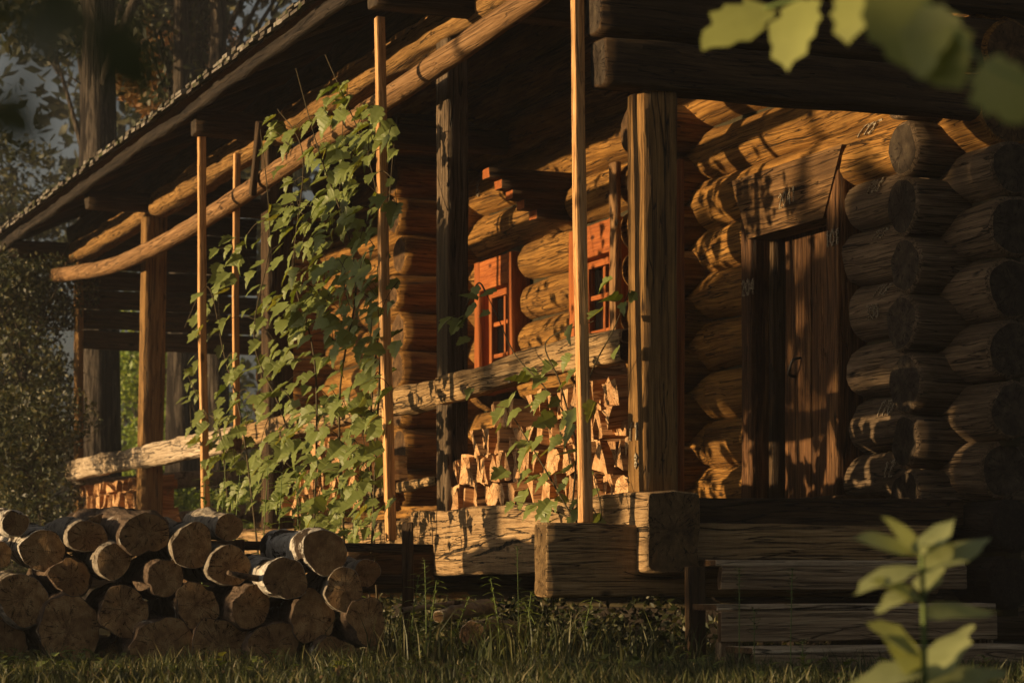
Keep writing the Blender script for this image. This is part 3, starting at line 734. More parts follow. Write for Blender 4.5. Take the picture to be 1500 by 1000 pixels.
# broken branch stub sticking from the pile
rk = empty('log_rack', Matrix.Translation(at(470, 850, 13.3)), 'low dark timber rack of rails and stakes behind the right end of the log pile', 'rack')
def rp(name, a, b, sec):
    T = at(470, 850, 13.3); mw, L = between(a-T, b-T); return mobj(name, timber_mesh(name, L, sec, [M['beamdk'], M['end']], rough=.004), rk, mw)
rp('rack_rail', at(300, 798, 13.4), at(634, 803, 13.05), ('b', .05, .05, .006)); rp('rack_rail', at(300, 846, 13.4), at(634, 850, 13.05), ('b', .05, .05, .006))
rp('rack_rail', at(60, 885, 13.4), at(560, 888, 13.2), ('b', .05, .05, .006))
rp('stake', at(597, 985, 13.0), at(597, 764, 13.0), ('b', .06, .06, .006)); rp('stake', at(350, 975, 13.3), at(350, 790, 13.3), ('b', .06, .06, .006))
sb = at(368, 846, 12.2); o = mobj('broken_branch', None); 
bpy.data.objects.remove(o)
V = []; Fc = []; tube_verts(V, Fc, [at(334, 838, 12.15), at(350, 842, 12.2), at(372, 846, 12.3), at(400, 850, 12.5)], .012, .02, 8)
c = len(V); V.append(at(333, 838, 12.15)); Fc += [(j, c, (j+1) % 8) for j in range(8)]
tag(mobj('broken_branch', mesh('broken_branch', V, Fc, M['darkbark'], None, True)), 'short broken branch stub poking out left of the patchy birch log', 'branch')
# rotten wood on the ground
def worldtimber(name, a, b, sec, mats, **k):
    mw, L = between(a, b); return mobj(name, timber_mesh(name, L, sec, mats, **k), None, mw)
for (a, b, r, lab) in ((at(690, 925, 12.3), at(770, 930, 12.9), .07, 'crumbling rotten log lying in the grass below the sill beam'),
                       (at(640, 905, 12.5), at(715, 888, 12.9), .05, 'splintered dead branch propped across the weeds below the sill beam'),
                       (at(590, 893, 12.6), at(690, 880, 13.0), .014, 'thin straight stick lying above the rotten log'),
                       (at(860, 985, 11.6), at(1000, 990, 11.8), .03, 'grey weathered lath lying in the grass before the steps')):
    tag(worldtimber('dead_wood', a, b, ('c', r, r*.8, 16), [M['greybark'], M['end']], rough=r*.35, step=.03, freq=5), lab, 'dead wood')

# ------------------------------------------------------------------ LEAVES
def leaf_outline(kind, rg):
    if kind == 'grape':
        pts = [(0, 0), (-.10, .16), (-.06, .36), (.10, .40), (.12, .31), (.16, .44), (.24, .56), (.30, .50), (.42, .56), (.43, .40), (.50, .31), (.60, .33), (.68, .22), (.80, .19), (.88, .08), (1.0, 0)]
    elif kind == 'lance':
        pts = [(0, 0), (.1, .06), (.3, .14), (.5, .16), (.7, .12), (.88, .05), (1, 0)]
    elif kind == 'wide':
        pts = [(0, 0), (.08, .08), (.22, .18), (.4, .23), (.6, .20), (.78, .12), (.92, .04), (1, 0)]
    else:
        pts = [(0, 0), (.04, .14), (.12, .30), (.22, .27), (.34, .40), (.46, .36), (.58, .38), (.68, .26), (.80, .24), (.90, .10), (1, 0)]
    return pts
def add_leaf(V, Fc, base, tip, nrm, size, kind, rg, fold=.25, curl=.25):
    t = tip.normalized(); n = (nrm-t*nrm.dot(t)).normalized(); s = t.cross(n)
    o = leaf_outline(kind, rg); b0 = len(V)
    if kind == 'grape': wy = rg.uniform(.62, 1.0); o = [(a, b*wy) for a, b in o]
    def P(x, y):
        jx = rg.uniform(-.03, .03); jy = rg.uniform(-.05, .05) if y else 0
        z = fold*abs(y)-curl*x*x*.6
        return base+(t*(x+jx)+s*(y+jy)+n*z)*size
    for (x, y) in o: V.append(P(x, 0))              # mid rib
    L0 = len(V)
    for (x, y) in o: V.append(P(x, y))
    R0 = len(V)
    for (x, y) in o: V.append(P(x, -y))
    m = len(o)
    for i in range(m-1):
        Fc.append((b0+i, b0+i+1, L0+i+1, L0+i)); Fc.append((b0+i+1, b0+i, R0+i, R0+i+1))
def inpoly(x, y, P):
    c = False; j = len(P)-1
    for i in range(len(P)):
        if (P[i][1] > y) != (P[j][1] > y) and x < (P[j][0]-P[i][0])*(y-P[i][1])/(P[j][1]-P[i][1])+P[i][0]: c = not c
        j = i
    return c
def rvec(rg, s=1): return Vector((rg.gauss(0, s), rg.gauss(0, s), rg.gauss(0, s)))
def hang_leaf(V, Fc, p, size, rg, spread=.35):
    tip = Vector((-.72, rg.uniform(-.3, .3), -.62))+rvec(rg, spread*.7); n = Vector((-.66, -.22, .72))+rvec(rg, spread*.62)
    if rg.random() < .16: n = Vector((-.5, -.9, .3))+rvec(rg, .5)
    add_leaf(V, Fc, p, tip, n, size, 'grape', rg, rg.uniform(.0, .6), rg.uniform(-.3, .9))
rg = random.Random(21)
vine = empty('climbing_vine', H @ Matrix.Translation((-.45, 4.5, 0)), 'dense leafy vine climbing from the ground to the eaves, covering the middle of the gallery', 'vine')
T = Vector((-.45, 4.5, 0))
POLY = [(392, 165), (440, 190), (500, 110), (552, 150), (585, 175), (580, 400), (600, 470), (575, 560), (580, 760), (540, 800), (470, 770), (420, 745), (330, 735), (300, 690), (265, 620), (285, 480), (300, 370), (345, 320), (420, 300), (385, 215)]
DENSE = [(470, 200), (555, 220), (560, 500), (570, 740), (470, 740), (400, 700), (320, 690), (300, 560), (330, 370), (430, 340)]
V = []; Fc = []; pts = []
while len(pts) < 800:
    px, py = rg.uniform(255, 610), rg.uniform(90, 800)
    if not inpoly(px, py, POLY): continue
    dn = .42+.45*inpoly(px, py, DENSE)
    cl = noise.noise(Vector(((px+.45*py)/27, (py-.45*px)/75, 1.7)))
    if cl < rg.uniform(-.35, .42)-dn*.38: continue
    v = -.48+rg.uniform(-.2, .16); p = VU(px, py, v)
    if 4.3 < p.y < 6.9 and 1.75 < p.z < 3.1 and rg.random() < .5: continue
    pts.append(p); hang_leaf(V, Fc, p-T, rg.uniform(.065, .15), rg)
mobj('leaves', mesh('leaves', V, Fc, M['vine'], None, False), vine)
V = []; Fc = []
for ctrl in (((520, 820), (500, 600), (520, 400), (470, 220), (440, 100)), ((560, 830), (545, 640), (560, 420), (540, 250), (480, 80)), ((470, 820), (430, 640), (380, 500), (400, 350), (385, 190)),
             ((400, 800), (360, 640), (330, 520), (300, 420), (262, 480)), ((350, 790), (330, 650), (300, 600), (275, 540)), ((540, 800), (555, 500), (575, 300), (585, 170)), ((450, 800), (470, 560), (430, 400), (450, 230), (400, 160))):
    P = [VU(a+rg.uniform(-8, 8), b, -.5+rg.uniform(-.05, .12))-T for a, b in ctrl]; P[0].z = 0
    tube_verts(V, Fc, smooth_path(P, 8), .008, .003, 5)
for _ in range(260):                              # side shoots joining leaves
    a = rg.choice(pts); c = min((q for q in pts if q is not a and (q-a).length > .12), key=lambda q: (q-a).length*rg.uniform(.7, 1.3))
    if (c-a).length < .5: tube_verts(V, Fc, smooth_path([a-T, (a+c)/2-T+Vector((0, 0, .03)), c-T], 3), .003, .002, 4)
mobj('stems', mesh('stems', V, Fc, M['stem'], None, True), vine)

# vine in front of the firewood
v2 = empty('climbing_vine', H @ Matrix.Translation((-.2, .9, .0)), 'sparse young vine growing in front of the sunlit firewood stack, reaching over the rail', 'vine'); T = Vector((-.2, .9, 0))
V = []; Fc = []; LV = []; LF = []
stems = [((846, 850), (838, 760), (842, 640), (800, 570), (755, 520), (728, 462), (712, 430)), ((842, 800), (850, 680), (862, 560), (900, 480), (922, 425)),
         ((840, 760), (800, 690), (770, 640), (745, 600)), ((838, 760), (790, 740), (756, 735)), ((842, 640), (820, 560), (800, 500), (870, 470)), ((712, 430), (700, 415), (680, 455), (672, 480)), ((846, 800), (880, 760), (870, 700))]
for s in stems:
    P = [VU(a, b, -.2) for a, b in s]; Q = smooth_path(P, 7); tube_verts(V, Fc, [q-T for q in Q], .006, .0025, 5)
    for i in range(4, len(Q), 2):
        if rg.random() < (.8 if Q[i].z < 1.65 else .25): hang_leaf(LV, LF, Q[i]-T+rvec(rg, .03), rg.uniform(.06, .125), rg, .4)
for px, py in ((745, 585), (760, 600), (735, 600), (770, 560), (800, 575), (830, 560), (850, 540), (790, 640), (820, 650), (850, 660), (800, 700), (830, 730), (850, 745), (862, 720), (775, 690), (870, 590), (845, 600),
               (690, 570), (880, 455), (905, 440), (805, 735), (830, 690), (815, 760), (790, 590), (835, 520), (895, 410), (780, 655), (840, 625), (810, 610), (755, 650), (740, 690), (770, 720), (825, 790), (850, 775), (672, 470), (685, 495)):
    p = VU(px, py, -.2+rg.uniform(-.1, .1)); hang_leaf(LV, LF, p-T, rg.uniform(.08, .15), rg, .45)
mobj('stems', mesh('stems', V, Fc, M['stem'], None, True), v2); mobj('leaves', mesh('leaves', LV, LF, M['vine']), v2)

def cloud(r, centres, radii, N, size):
    k = r.choice(len(centres), N, p=radii**2/np.sum(radii**2)); c = centres[k]; u = r.normal(0, 1, (N, 3)); u /= np.linalg.norm(u, axis=1)[:, None]
    P = c+u*(radii[k]*r.uniform(.35, 1.0, N)**.5)[:, None]*np.array([1, 1, .75])
    A = r.normal(0, 1, (N, 3)); A /= np.linalg.norm(A, axis=1)[:, None]; B = np.cross(A, r.normal(0, 1, (N, 3))); B /= np.linalg.norm(B, axis=1)[:, None]
    s = (r.uniform(.5, 1.2, N)*size)[:, None]
    V = np.stack([P-A*s, P-B*s*.45, P+A*s, P+B*s*.45], 1).reshape(-1, 3); i = np.arange(N)*4
    return V, np.stack([i, i+1, i+2, i+3], 1)
# weeds at the foot of the vine
def weed(px, d, h, rg, label, lean=.1, ls=.11, mat='leafweed', n=None, group=None, name='weed', heads=False):
    base = at(px, 0, d); base.z = 0
    e = empty(name, Matrix.Translation(base), label, 'weed', group); V = []; Fc = []; LV = []; LF = []
    dr = Vector((rg.uniform(-1, 1), rg.uniform(-1, 1), 0))*lean; P = smooth_path([Vector((0, 0, 0)), Vector((0, 0, h*.5))+dr*h*.3, Vector((0, 0, h))+dr*h], 10)
    tube_verts(V, Fc, P, .006 if not heads else .003, .002, 5)
    k0 = int(len(P)*.25)
    for i in range(k0, len(P)):
        for s in range(2 if not heads else 3):
            a = i*1.57+s*(3.14 if not heads else 2.1)+rg.uniform(-.3, .3); out = Vector((math.cos(a), math.sin(a), rg.uniform(-.1, .55)))
            f = 1-.5*(i-k0)/(len(P)-k0)
            if not heads: add_leaf(LV, LF, P[i], out, Vector((0, 0, 1))-out*.4, ls*f*rg.uniform(.8, 1.15), 'lance', rg, .3, .5)
            elif i > len(P)*.6:
                q = P[i]+out*.03*f; tube_verts(V, Fc, [P[i], q], .0012, .001, 3); add_leaf(LV, LF, q, out, Vector((0, 0, 1)), .016, 'oval', rg, .3, 0)
    mobj('stem', mesh('stem', V, Fc, M['gstem'], None, True), e); mobj('leaves', mesh('leaves', LV, LF, M[mat]), e); return e
for k, px in enumerate((300, 322, 352, 378, 402, 436, 462, 498, 520, 340)):
    weed(px+rg.uniform(-6, 6), 15.0+rg.uniform(-.6, .6), EYE+(850-rg.uniform(660, 740))/F*15, rg, 'green leafy weed growing behind the log pile at the foot of the vine', .06, .14, group='weeds at the foot of the vine')
for k, px in enumerate((600, 628, 660, 700, 735, 770, 800, 850)):
    weed(px, 12.2+rg.uniform(0, .4), rg.uniform(.28, .52), rg, 'slender weed in the shade under the sill beam, in front of the dark crawl space', .35, .10, group='weeds under the sill beam')
for px, py, d, lab in ((1083, 832, 11.0, 'feathery seed head in front of the top step, left one of the two'), (1158, 832, 11.0, 'feathery seed head in front of the top step, right one of the two'), (1105, 893, 10.9, 'bushy seed head in front of the middle step'),
                       (1175, 938, 10.9, 'small seed head low in front of the bottom step'), (625, 820, 12.1, 'tall seed stalk in front of the left end of the sunlit sill beam'), (760, 800, 12.1, 'tall seed stalk in front of the cracked sill beam beside the cross beam')):
    weed(px, d, z_at(py, 0, (d-12)/.926), rg, lab, .02, heads=True, name='seed_stalk', mat='grass')

# grass
def blades(N, fn, hfn, seed, wid=.006):
    r = np.random.default_rng(seed); P = fn(r, N); h = hfn(r, P)
    a = r.uniform(0, 6.28, N); le = r.uniform(.1, .8, N)*h; dx, dy = np.cos(a)*le, np.sin(a)*le
    pa = r.uniform(0, 3.14, N); w = r.uniform(.6, 1.3, N)*wid; wx, wy = np.cos(pa)*w, np.sin(pa)*w
    V = np.zeros((N, 5, 3)); z0 = -.01
    V[:, 0] = np.stack([P[:, 0]-wx, P[:, 1]-wy, np.full(N, z0)], 1); V[:, 1] = np.stack([P[:, 0]+wx, P[:, 1]+wy, np.full(N, z0)], 1)
    V[:, 2] = np.stack([P[:, 0]+dx*.35+wx*.8, P[:, 1]+dy*.35+wy*.8, h*.6], 1); V[:, 3] = np.stack([P[:, 0]+dx*.35-wx*.8, P[:, 1]+dy*.35-wy*.8, h*.6], 1)
    V[:, 4] = np.stack([P[:, 0]+dx, P[:, 1]+dy, h], 1)
    i = np.arange(N)*5; return V.reshape(-1, 3), np.stack([i, i+1, i+2, i+3], 1), np.stack([i+3, i+2, i+4], 1)
def npmesh(name, V, quads, tris, mat):
    me = bpy.data.meshes.new(name); nq, nt = len(quads), len(tris)
    me.vertices.add(len(V)); me.vertices.foreach_set('co', V.astype(np.float32).ravel())
    li = np.concatenate([quads.ravel(), tris.ravel()]) if nt else quads.ravel()
    me.loops.add(len(li)); me.loops.foreach_set('vertex_index', li.astype(np.int32))
    me.polygons.add(nq+nt); ls = np.concatenate([np.arange(nq)*4, nq*4+np.arange(nt)*3]) if nt else np.arange(nq)*4
    me.polygons.foreach_set('loop_start', ls.astype(np.int32)); me.materials.append(mat); me.update(calc_edges=True); me.validate(); return me
def gfn(r, N):
    y = r.uniform(9.2, 13.2, N); x = r.uniform(-.26, .26, N)*y; return np.stack([x, y], 1)
def ghf(r, P):
    n = np.array([noise.noise(Vector((p[0]*1.6, p[1]*1.6, 0))) for p in P]); return (.03+.10*np.clip(n+.25, 0, 1)+.07*r.random(len(P))**2)
V, q, t = blades(24000, gfn, ghf, 4, .0035)
tag(mobj('lawn_grass', npmesh('lawn_grass', V, q, t, M['grass'])), 'short green grass in front of the pile and house', 'grass', kind='stuff')
def gfn2(r, N):
    c = np.array([[-.35, 12.1], [.0, 12.2], [.15, 12.0], [.3, 12.3], [-.55, 12.4], [.45, 11.8], [-.15, 12.5], [.75, 11.7], [.05, 11.8]]); k = r.integers(0, len(c), N)
    return c[k]+r.normal(0, .16, (N, 2))
V, q, t = blades(650, gfn2, lambda r, P: r.uniform(.10, .34, len(P)), 5, .005)
tag(mobj('tall_grass', npmesh('tall_grass', V, q, t, M['grass'])), 'long tangled grass under the sill beam', 'grass', kind='stuff')
rg = random.Random(91); V = []; Fc = []
for _ in range(260):
    y = rg.uniform(10.2, 12.6); c = Vector((rg.uniform(-.24, .2)*y, y, 0)); k = rg.randint(4, 9); hh = rg.uniform(.03, .14)
    for q in range(k):
        a = rg.uniform(0, 6.28); out = Vector((math.cos(a), math.sin(a), rg.uniform(.1, .9)))
        add_leaf(V, Fc, c+Vector((0, 0, hh*q/k)), out, Vector((0, 0, 1))-out*.3, rg.uniform(.03, .075), 'wide' if _ % 2 else 'oval', rg, .3, .5)
tag(mobj('ground_weeds', mesh('ground_weeds', V, Fc, M['vine'])), 'low broad-leaved weeds among the grass', 'ground cover', kind='stuff')
r = np.random.default_rng(19); cs = [W(r.uniform(-.1, .9), r.uniform(-.1, 5.5), r.uniform(.02, .26)) for _ in range(60)]
LV, LQ = cloud(r, np.array([tuple(c) for c in cs]), r.uniform(.14, .26, 60), 9000, .028)
LV[:, 2] = np.abs(LV[:, 2])
tag(mobj('undergrowth', npmesh('undergrowth', LV, LQ, np.zeros((0, 3), int), M['forest'])), 'tangled dark undergrowth beneath the gallery floor', 'undergrowth', kind='stuff')
# dry litter flakes
r = np.random.default_rng(8); N = 4000; P = np.stack([r.uniform(-2.6, 2.6, N), r.uniform(10, 13.5, N), r.uniform(.0, .06, N)], 1)
A = r.normal(0, 1, (N, 3)); A /= np.linalg.norm(A, axis=1)[:, None]; B = np.cross(A, r.normal(0, 1, (N, 3))); B /= np.linalg.norm(B, axis=1)[:, None]
s = r.uniform(.008, .028, N)[:, None]
V = np.stack([P-A*s, P-B*s*.4, P+A*s, P+B*s*.4], 1).reshape(-1, 3); i = np.arange(N)*4
tag(mobj('leaf_litter', npmesh('leaf_litter', V, np.stack([i, i+1, i+2, i+3], 1), np.zeros((0, 3), int), M['mould'])), 'dry leaf litter on the ground', 'litter', kind='stuff')

# ------------------------------------------------------------------ FOREGROUND PLANTS
rg = random.Random(31)
def branch(label, path, leaves, mat, name='leafy_branch', kind='oval', stemr=(.003, .0015)):
    e = empty(name, Matrix.Translation(path[0]), label, 'branch' if 'branch' in name else 'plant'); T = path[0]
    V = []; Fc = []; tube_verts(V, Fc, [p-T for p in smooth_path(path, 6)], stemr[0], stemr[1], 6)
    mobj('stem', mesh('stem', V, Fc, M['gstem'] if mat != 'forest' else M['stem'], None, True), e)
    for (a, b, n, wd) in leaves:
        LV = []; LF = []; t = b-a; add_leaf(LV, LF, Vector((0, 0, 0)), t, n, t.length, kind, rg, .12, .2)
        for q in LV:                                   # width factor across the rib
            pass
        o = mobj('leaf', mesh('leaf', LV, LF, M[mat], None, True), e, Matrix.Translation(a-T))
    return e
def A3(px, py, d): return at(px, py, d)
Nn = Vector((-.62, -.75, .25))
d = 4.2
lv = [((1125, 10), (1028, 62), 4.3, Nn), ((1128, 12), (1080, 45), 4.3, Nn), ((1178, 0), (1148, 96), 4.1, Nn), ((1268, -30), (1235, 58), 3.6, Nn), ((1275, -25), (1285, 42), 3.6, Nn), ((1300, -30), (1335, 98), 3.2, Nn+Vector((.5, 0, 0))),
      ((1345, 15), (1405, 128), 3.0, Nn), ((1370, 25), (1345, 110), 3.0, Nn), ((1440, 90), (1498, 178), 2.8, Nn)]
branch('out-of-focus twig with large yellow-green leaves hanging into the top right corner', [A3(1120, 12, 4.3), A3(1190, -8, 4.1), A3(1290, -30, 3.5), A3(1370, 15, 3.1), A3(1440, 90, 2.8), A3(1530, 130, 2.6)],
       [(at(a[0], a[1], dd), at(b[0], b[1], dd*.99), n, 1) for a, b, dd, n in lv], 'leafnear')
# plant at lower right
d = 5.6
lv = [((1350, 815), (1395, 745), 5.6), ((1345, 810), (1255, 778), 5.5), ((1350, 812), (1300, 752), 5.6), ((1352, 800), (1402, 790), 5.5), ((1350, 840), (1447, 772), 5.6), ((1345, 830), (1252, 858), 5.4), ((1352, 880), (1280, 838), 5.5), ((1340, 862), (1284, 888), 5.5), ((1356, 870), (1370, 815), 5.6),
      ((1352, 905), (1462, 880), 4.9), ((1350, 960), (1280, 905), 4.9), ((1352, 975), (1240, 1000), 4.6), ((1360, 1000), (1420, 900), 4.2), ((1350, 990), (1300, 925), 4.4), ((1365, 1010), (1480, 965), 4.2)]
branch('tall pale-green lance-leaved plant standing blurred in the lower right foreground', [Vector(((1352-750)/F*4.35, 4.35, 0)), A3(1354, 1000, 4.38), A3(1353, 900, 4.4), A3(1350, 812, 4.4)],
       [(at(a[0], a[1], 4.4), at(b[0], b[1], 4.4+(.10 if a[0] < b[0] else -.07)), Vector((-.45, -.6, .6)), 1) for a, b, dd in lv], 'leafpale', 'foreground_plant', 'wide', (.007, .004))
# dark leaves upper left, very near
lv = [((100, 20), (30, 110), .8), ((150, 60), (235, 150), .85), ((120, -20), (60, 90), .95), ((150, 20), (215, 150), .9), ((110, -10), (20, 60), 1.0), ((170, 60), (235, 110), .95), ((0, 120), (50, 230), .85), ((60, -40), (110, 70), .9), ((-30, 200), (40, 170), .9), ((-20, -20), (20, 60), .9)]
branch('dark blurred twig very near the camera across the top left corner', [A3(-80, -60, .95), A3(40, -30, .95), A3(120, 0, .95), A3(170, 50, .93), A3(200, 90, .92)],
       [(at(a[0], a[1], dd), at(b[0], b[1], dd), Vector((-.2, -1, .3)), 1) for a, b, dd in lv], 'forest', 'dark_branch', 'oval', (.0015, .001))

# ------------------------------------------------------------------ TREES
def tree(px, d, rad, h, crown, label, mat='forest', name='tree', tm='trunk', seed=1, N=9000, size=.09, lean=0, fork=False):
    """crown = list of (px, py, depth, radius_m) clumps"""
    base = at(px, 0, d); base.z = 0; r = np.random.default_rng(seed); rg = random.Random(seed)
    e = empty(name, Matrix.Translation(base), label, 'tree' if 'bush' not in name else 'bush')
    V = []; Fc = []; P = [Vector((0, 0, -.1)), Vector((lean*.15, 0, h*.3)), Vector((lean*.5, .1, h*.65)), Vector((lean, 0, h))]
    tube_verts(V, Fc, smooth_path(P, 8), rad*1.15, rad*.35, 14)
    C = [at(a, b, c)-base for a, b, c, q in crown]
    for c in C:                                                     # limbs into the crown clumps
        hz = max(.1, min(h*.95, c.z*.75)) ; s = Vector((lean*(hz/h), 0, hz))
        tube_verts(V, Fc, smooth_path([s, s.lerp(c, .5)+Vector((0, 0, .15)), c], 4), rad*.28, rad*.06, 6)
        for _ in range(3):
            t = c+rvec(rg, .5)*.8; m = s.lerp(c, .6); tube_verts(V, Fc, [m, m.lerp(t, .5)+rvec(rg, .08), t], rad*.10, rad*.03, 4)
    iv = Matrix.Rotation(R(-90), 4, 'Y')
    mobj('trunk', mesh('trunk', V, Fc, M[tm], None, True), e)
    LV, LQ = cloud(r, np.array([tuple(c) for c in C]), np.array([q for *_, q in crown]), N, size)
    mobj('crown', npmesh('crown', LV, LQ, np.zeros((0, 3), int), M[mat]), e); return e
def clumps(x0, x1, y0, y1, d0, d1, n, q0, q1, seed):
    r = random.Random(seed); return [(r.uniform(x0, x1), r.uniform(y0, y1), r.uniform(d0, d1), r.uniform(q0, q1)) for _ in range(n)]
tree(143, 29, .30, 12, clumps(60, 260, -420, -80, 28, 31, 12, .7, 1.3, 1), 'thick dark forest trunk rising behind the roof, left of the pale misty gap', seed=1, tm='trunk', N=7000)
tree(126, 33, .16, 12, clumps(0, 150, -300, 60, 32, 34, 8, .6, 1.1, 2), 'slimmer dark trunk immediately left of the thick forest trunk', seed=2, N=5000)
tree(285, 34, .22, 13, clumps(200, 380, -300, -40, 32, 36, 10, .7, 1.2, 3), 'dark trunk seen above the middle of the roof edge, left of its twin', seed=3, N=6000)
tree(318, 31, .17, 13, clumps(300, 460, -300, -30, 30, 33, 10, .6, 1.2, 4), 'dark trunk seen above the roof edge, right of its twin', seed=4, N=6000)
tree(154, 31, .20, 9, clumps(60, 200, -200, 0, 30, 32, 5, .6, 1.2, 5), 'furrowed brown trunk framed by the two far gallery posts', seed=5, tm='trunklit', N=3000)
tree(265, 33, .24, 9, clumps(230, 330, -300, 200, 33, 36, 5, .6, 1.2, 6), 'dark trunk seen through the far end of the gallery, left of the slim prop', seed=6, N=3000)
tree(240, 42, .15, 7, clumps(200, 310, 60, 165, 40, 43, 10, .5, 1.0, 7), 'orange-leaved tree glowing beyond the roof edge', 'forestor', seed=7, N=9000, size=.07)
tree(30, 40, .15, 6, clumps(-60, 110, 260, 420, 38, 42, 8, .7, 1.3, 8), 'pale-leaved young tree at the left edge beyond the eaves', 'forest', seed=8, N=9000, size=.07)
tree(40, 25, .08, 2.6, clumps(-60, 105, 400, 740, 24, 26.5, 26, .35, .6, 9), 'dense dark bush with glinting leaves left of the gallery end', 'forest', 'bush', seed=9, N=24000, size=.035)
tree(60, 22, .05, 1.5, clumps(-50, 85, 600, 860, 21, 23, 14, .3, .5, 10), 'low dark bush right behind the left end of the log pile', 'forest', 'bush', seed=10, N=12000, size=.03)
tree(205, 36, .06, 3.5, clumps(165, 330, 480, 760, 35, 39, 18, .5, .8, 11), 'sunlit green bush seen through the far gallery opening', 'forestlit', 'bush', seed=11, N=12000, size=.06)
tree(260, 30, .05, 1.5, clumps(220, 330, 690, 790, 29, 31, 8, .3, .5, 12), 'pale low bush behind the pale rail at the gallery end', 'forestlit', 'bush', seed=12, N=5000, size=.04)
# unseen trees added beside the viewer, crowns shaped to shade gable, pile and foreground
AZ = -3.0; SV, SU = -math.cos(R(AZ)), -math.sin(R(AZ)); PV, PU = -math.sin(R(AZ)), math.cos(R(AZ))
def shade(name, label, cells, seed, N, size, trunk=.12, h=4):
    ps = [W(q*PV+t*SV, q*PU+t*SU, z-.0795*t) for q, t, z, rr in cells]; r = np.random.default_rng(seed)
    base = sum(ps, Vector())/len(ps); base.z = 0; e = empty(name, Matrix.Translation(base), label, name.split('_')[-1])
    V = []; Fc = []; tube_verts(V, Fc, [Vector((0, 0, -.1)), Vector((.05, 0, h*.5)), Vector((0, 0, h))], trunk, trunk*.3, 10)
    for p in ps[::2]: q = p-base; s0 = Vector((0, 0, max(.05, min(h*.9, q.z*.8)))); tube_verts(V, Fc, [s0, s0.lerp(q, .5)+Vector((0, 0, .1)), q], trunk*.3, .01, 5)
    mobj('trunk', mesh('trunk', V, Fc, M['trunk'], None, True), e)
    LV, LQ = cloud(r, np.array([tuple(p-base) for p in ps]), np.array([c[3] for c in cells]), N, size)
    mobj('crown', npmesh('crown', LV, LQ, np.zeros((0, 3), int), M['forest']), e)
rg = random.Random(55)
shade('sunblock_conifer_tree', 'unseen added conifer left of the viewer, placed to shade the house corner', [(-.62-.45*a, 10+rg.uniform(-.5, .5), 2.0+.42*b, .5) for a in range(3) for b in range(8)], 61, 16000, .13, .15, 6)  # added blocker: keeps sun off the house corner and steps
shade('sunblock_oak_tree', 'unseen added oak, its low crown shaped to shade the door side', [(qq+rg.uniform(-.05, .05), 10+rg.uniform(-.4, .4), zz+rg.uniform(-.03, .03), .27) for qq in (.58, .98, 1.38, 1.78, 2.15, 2.75, 3.1, 3.45) for zz in (3.60, 3.84, 4.1, 4.38)[:4 if qq < 2 else 3]]+[(1.3+.7*a, 10.5, 4.75, .13) for a in range(4)], 65, 13000, .09, .15, 4.5)  # added blocker: crown laid out to dim door and right wall
shade('sunblock_sapling_tree', 'unseen added sapling, its narrow crown shaped to shade the house corner', [(.31, 9.2+rg.uniform(-.3, .3), 2.38+.21*b, .13) for b in range(12)], 66, 6500, .055, .04, 3.2)  # added blocker: narrow column of leaves shading the corner logs
shade('sunblock_leafy_tree', 'unseen added leafy tree beside the viewer, placed to shade the near twig', [(-8.2-.6*a, 12+rg.uniform(-.5, .5), .6+.6*b, .7) for a in range(4) for b in range(4)], 62, 9000, .13, .13, 3.5)  # added blocker: keeps the near dark twig out of the sun
shade('sunblock_hazel_bush', 'unseen added bush left of the log pile, placed to shade it', [(.75+.4*a, 5.6+rg.uniform(-.2, .2), .08+.36*b, .40) for a in range(5) for b in range(3)], 63, 10000, .06, .03, 1)  # added blocker: keeps low sun off the pile ends
# far wood as one mass
r = np.random.default_rng(77); cs = []
for k in range(230):
    x = r.uniform(-30, 22); y = 46+r.uniform(0, 12); z = r.uniform(0, 20)
    if -14 < x/y*50 < -8.6 and 8 < z/y*50 < 13.5 and r.random() < .5: continue          # a gap in the canopy
    cs.append((x, y, z))
LV, LQ = cloud(r, np.array(cs), r.uniform(1.6, 2.8, len(cs)), 75000, .22)
tag(mobj('far_forest', npmesh('far_forest', LV, LQ, np.zeros((0, 3), int), M['forest'])), 'far-off dark wood behind the house', 'forest', kind='stuff')
# forest backdrop bank: wooded slope
# ------------------------------------------------------------------ GROUND
V = []; Fc = []; n = 60
xs = [-400, -120, -60]+[-30+i for i in range(0, 61, 2)]+[60, 120, 400]; ys = [-400, -60, -10]+[i*1.5 for i in range(0, 40)]+[90, 200, 500]
for y in ys:
    for x in xs:
        z = .03*noise.noise(Vector((x*.5, y*.5, 0)))-.02
        far = max(0, y-40); z += far*.12 if y < 100 else 7.2
        V.append((x, y, z))
m = len(xs)
for j in range(len(ys)-1):
    for i in range(m-1): a = j*m+i; Fc.append((a, a+1, a+m+1, a+m))
tag(mobj('ground', mesh('ground', V, Fc, M['soil'], None, True)), kind='structure')

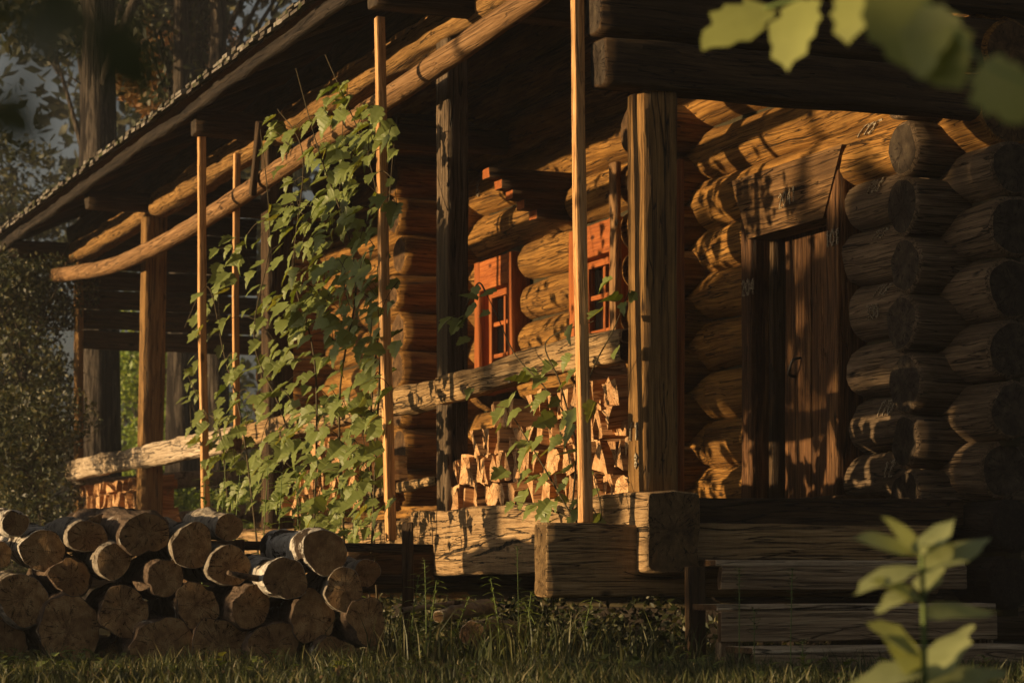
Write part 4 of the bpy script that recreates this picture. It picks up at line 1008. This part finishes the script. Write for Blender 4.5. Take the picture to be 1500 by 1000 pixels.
hz = NT('pale_mist'); pv = hz.n('ShaderNodeVolumePrincipled'); pv.inputs['Density'].default_value = .0013; pv.inputs['Color'].default_value = (.85, .87, .9, 1)
pv.inputs['Anisotropy'].default_value = .2; hz.l(pv.outputs[0], hz.out.inputs['Volume'])
V = [(x, y, z) for z in (-1.6, 23) for x, y in ((-45, -30), (45, -30), (45, 75), (-45, 75))]
tag(mobj('haze', mesh('haze', V, [(3, 2, 1, 0), (4, 5, 6, 7), (0, 1, 5, 4), (1, 2, 6, 5), (2, 3, 7, 6), (3, 0, 4, 7)], hz.m)), 'thin mist in the woodland air', 'haze', kind='stuff')
# ------------------------------------------------------------------ LIGHT, CAMERA
EL = 5.0; AZ = -3.0
sd = (-CV*math.cos(R(AZ))-CU*math.sin(R(AZ)))*math.cos(R(EL))+Vector((0, 0, math.sin(R(EL))))
sun = bpy.data.lights.new('sun', 'SUN'); sun.energy = 5.0; sun.angle = R(.8); sun.color = (1, .69, .36)
so = bpy.data.objects.new('sun', sun); COL.objects.link(so); so.rotation_euler = (-sd).to_track_quat('-Z', 'Y').to_euler(); so.location = sd*30
w = bpy.data.worlds.new('World'); S.world = w; w.use_nodes = True; nt = w.node_tree; nt.nodes.clear()
sky = nt.nodes.new('ShaderNodeTexSky'); sky.sky_type = 'NISHITA'; sky.sun_disc = False; sky.sun_elevation = R(EL)
sky.sun_rotation = math.atan2(sd.x, sd.y); sky.dust_density = 5
bg = nt.nodes.new('ShaderNodeBackground'); bg.inputs[1].default_value = .075; out = nt.nodes.new('ShaderNodeOutputWorld')
hs = nt.nodes.new('ShaderNodeHueSaturation'); hs.inputs['Saturation'].default_value = .45; nt.links.new(sky.outputs[0], hs.inputs['Color']); nt.links.new(hs.outputs[0], bg.inputs[0]); nt.links.new(bg.outputs[0], out.inputs[0])
cam = bpy.data.cameras.new('camera'); co = bpy.data.objects.new('camera', cam); COL.objects.link(co); S.camera = co
co.location = (0, 0, EYE); co.rotation_euler = (R(90), 0, 0)
cam.sensor_width = 36; cam.lens = 36*F/1500; cam.shift_y = 350/1500; cam.clip_end = 2000; cam.clip_start = .05
cam.dof.use_dof = True; cam.dof.focus_distance = 13.2; cam.dof.aperture_fstop = 4.2
S.view_settings.view_transform = 'Standard'; S.view_settings.look = 'None'; S.view_settings.exposure = 0.7; S.view_settings.gamma = 1
S.cycles.max_bounces = 6; S.cycles.use_denoising = True
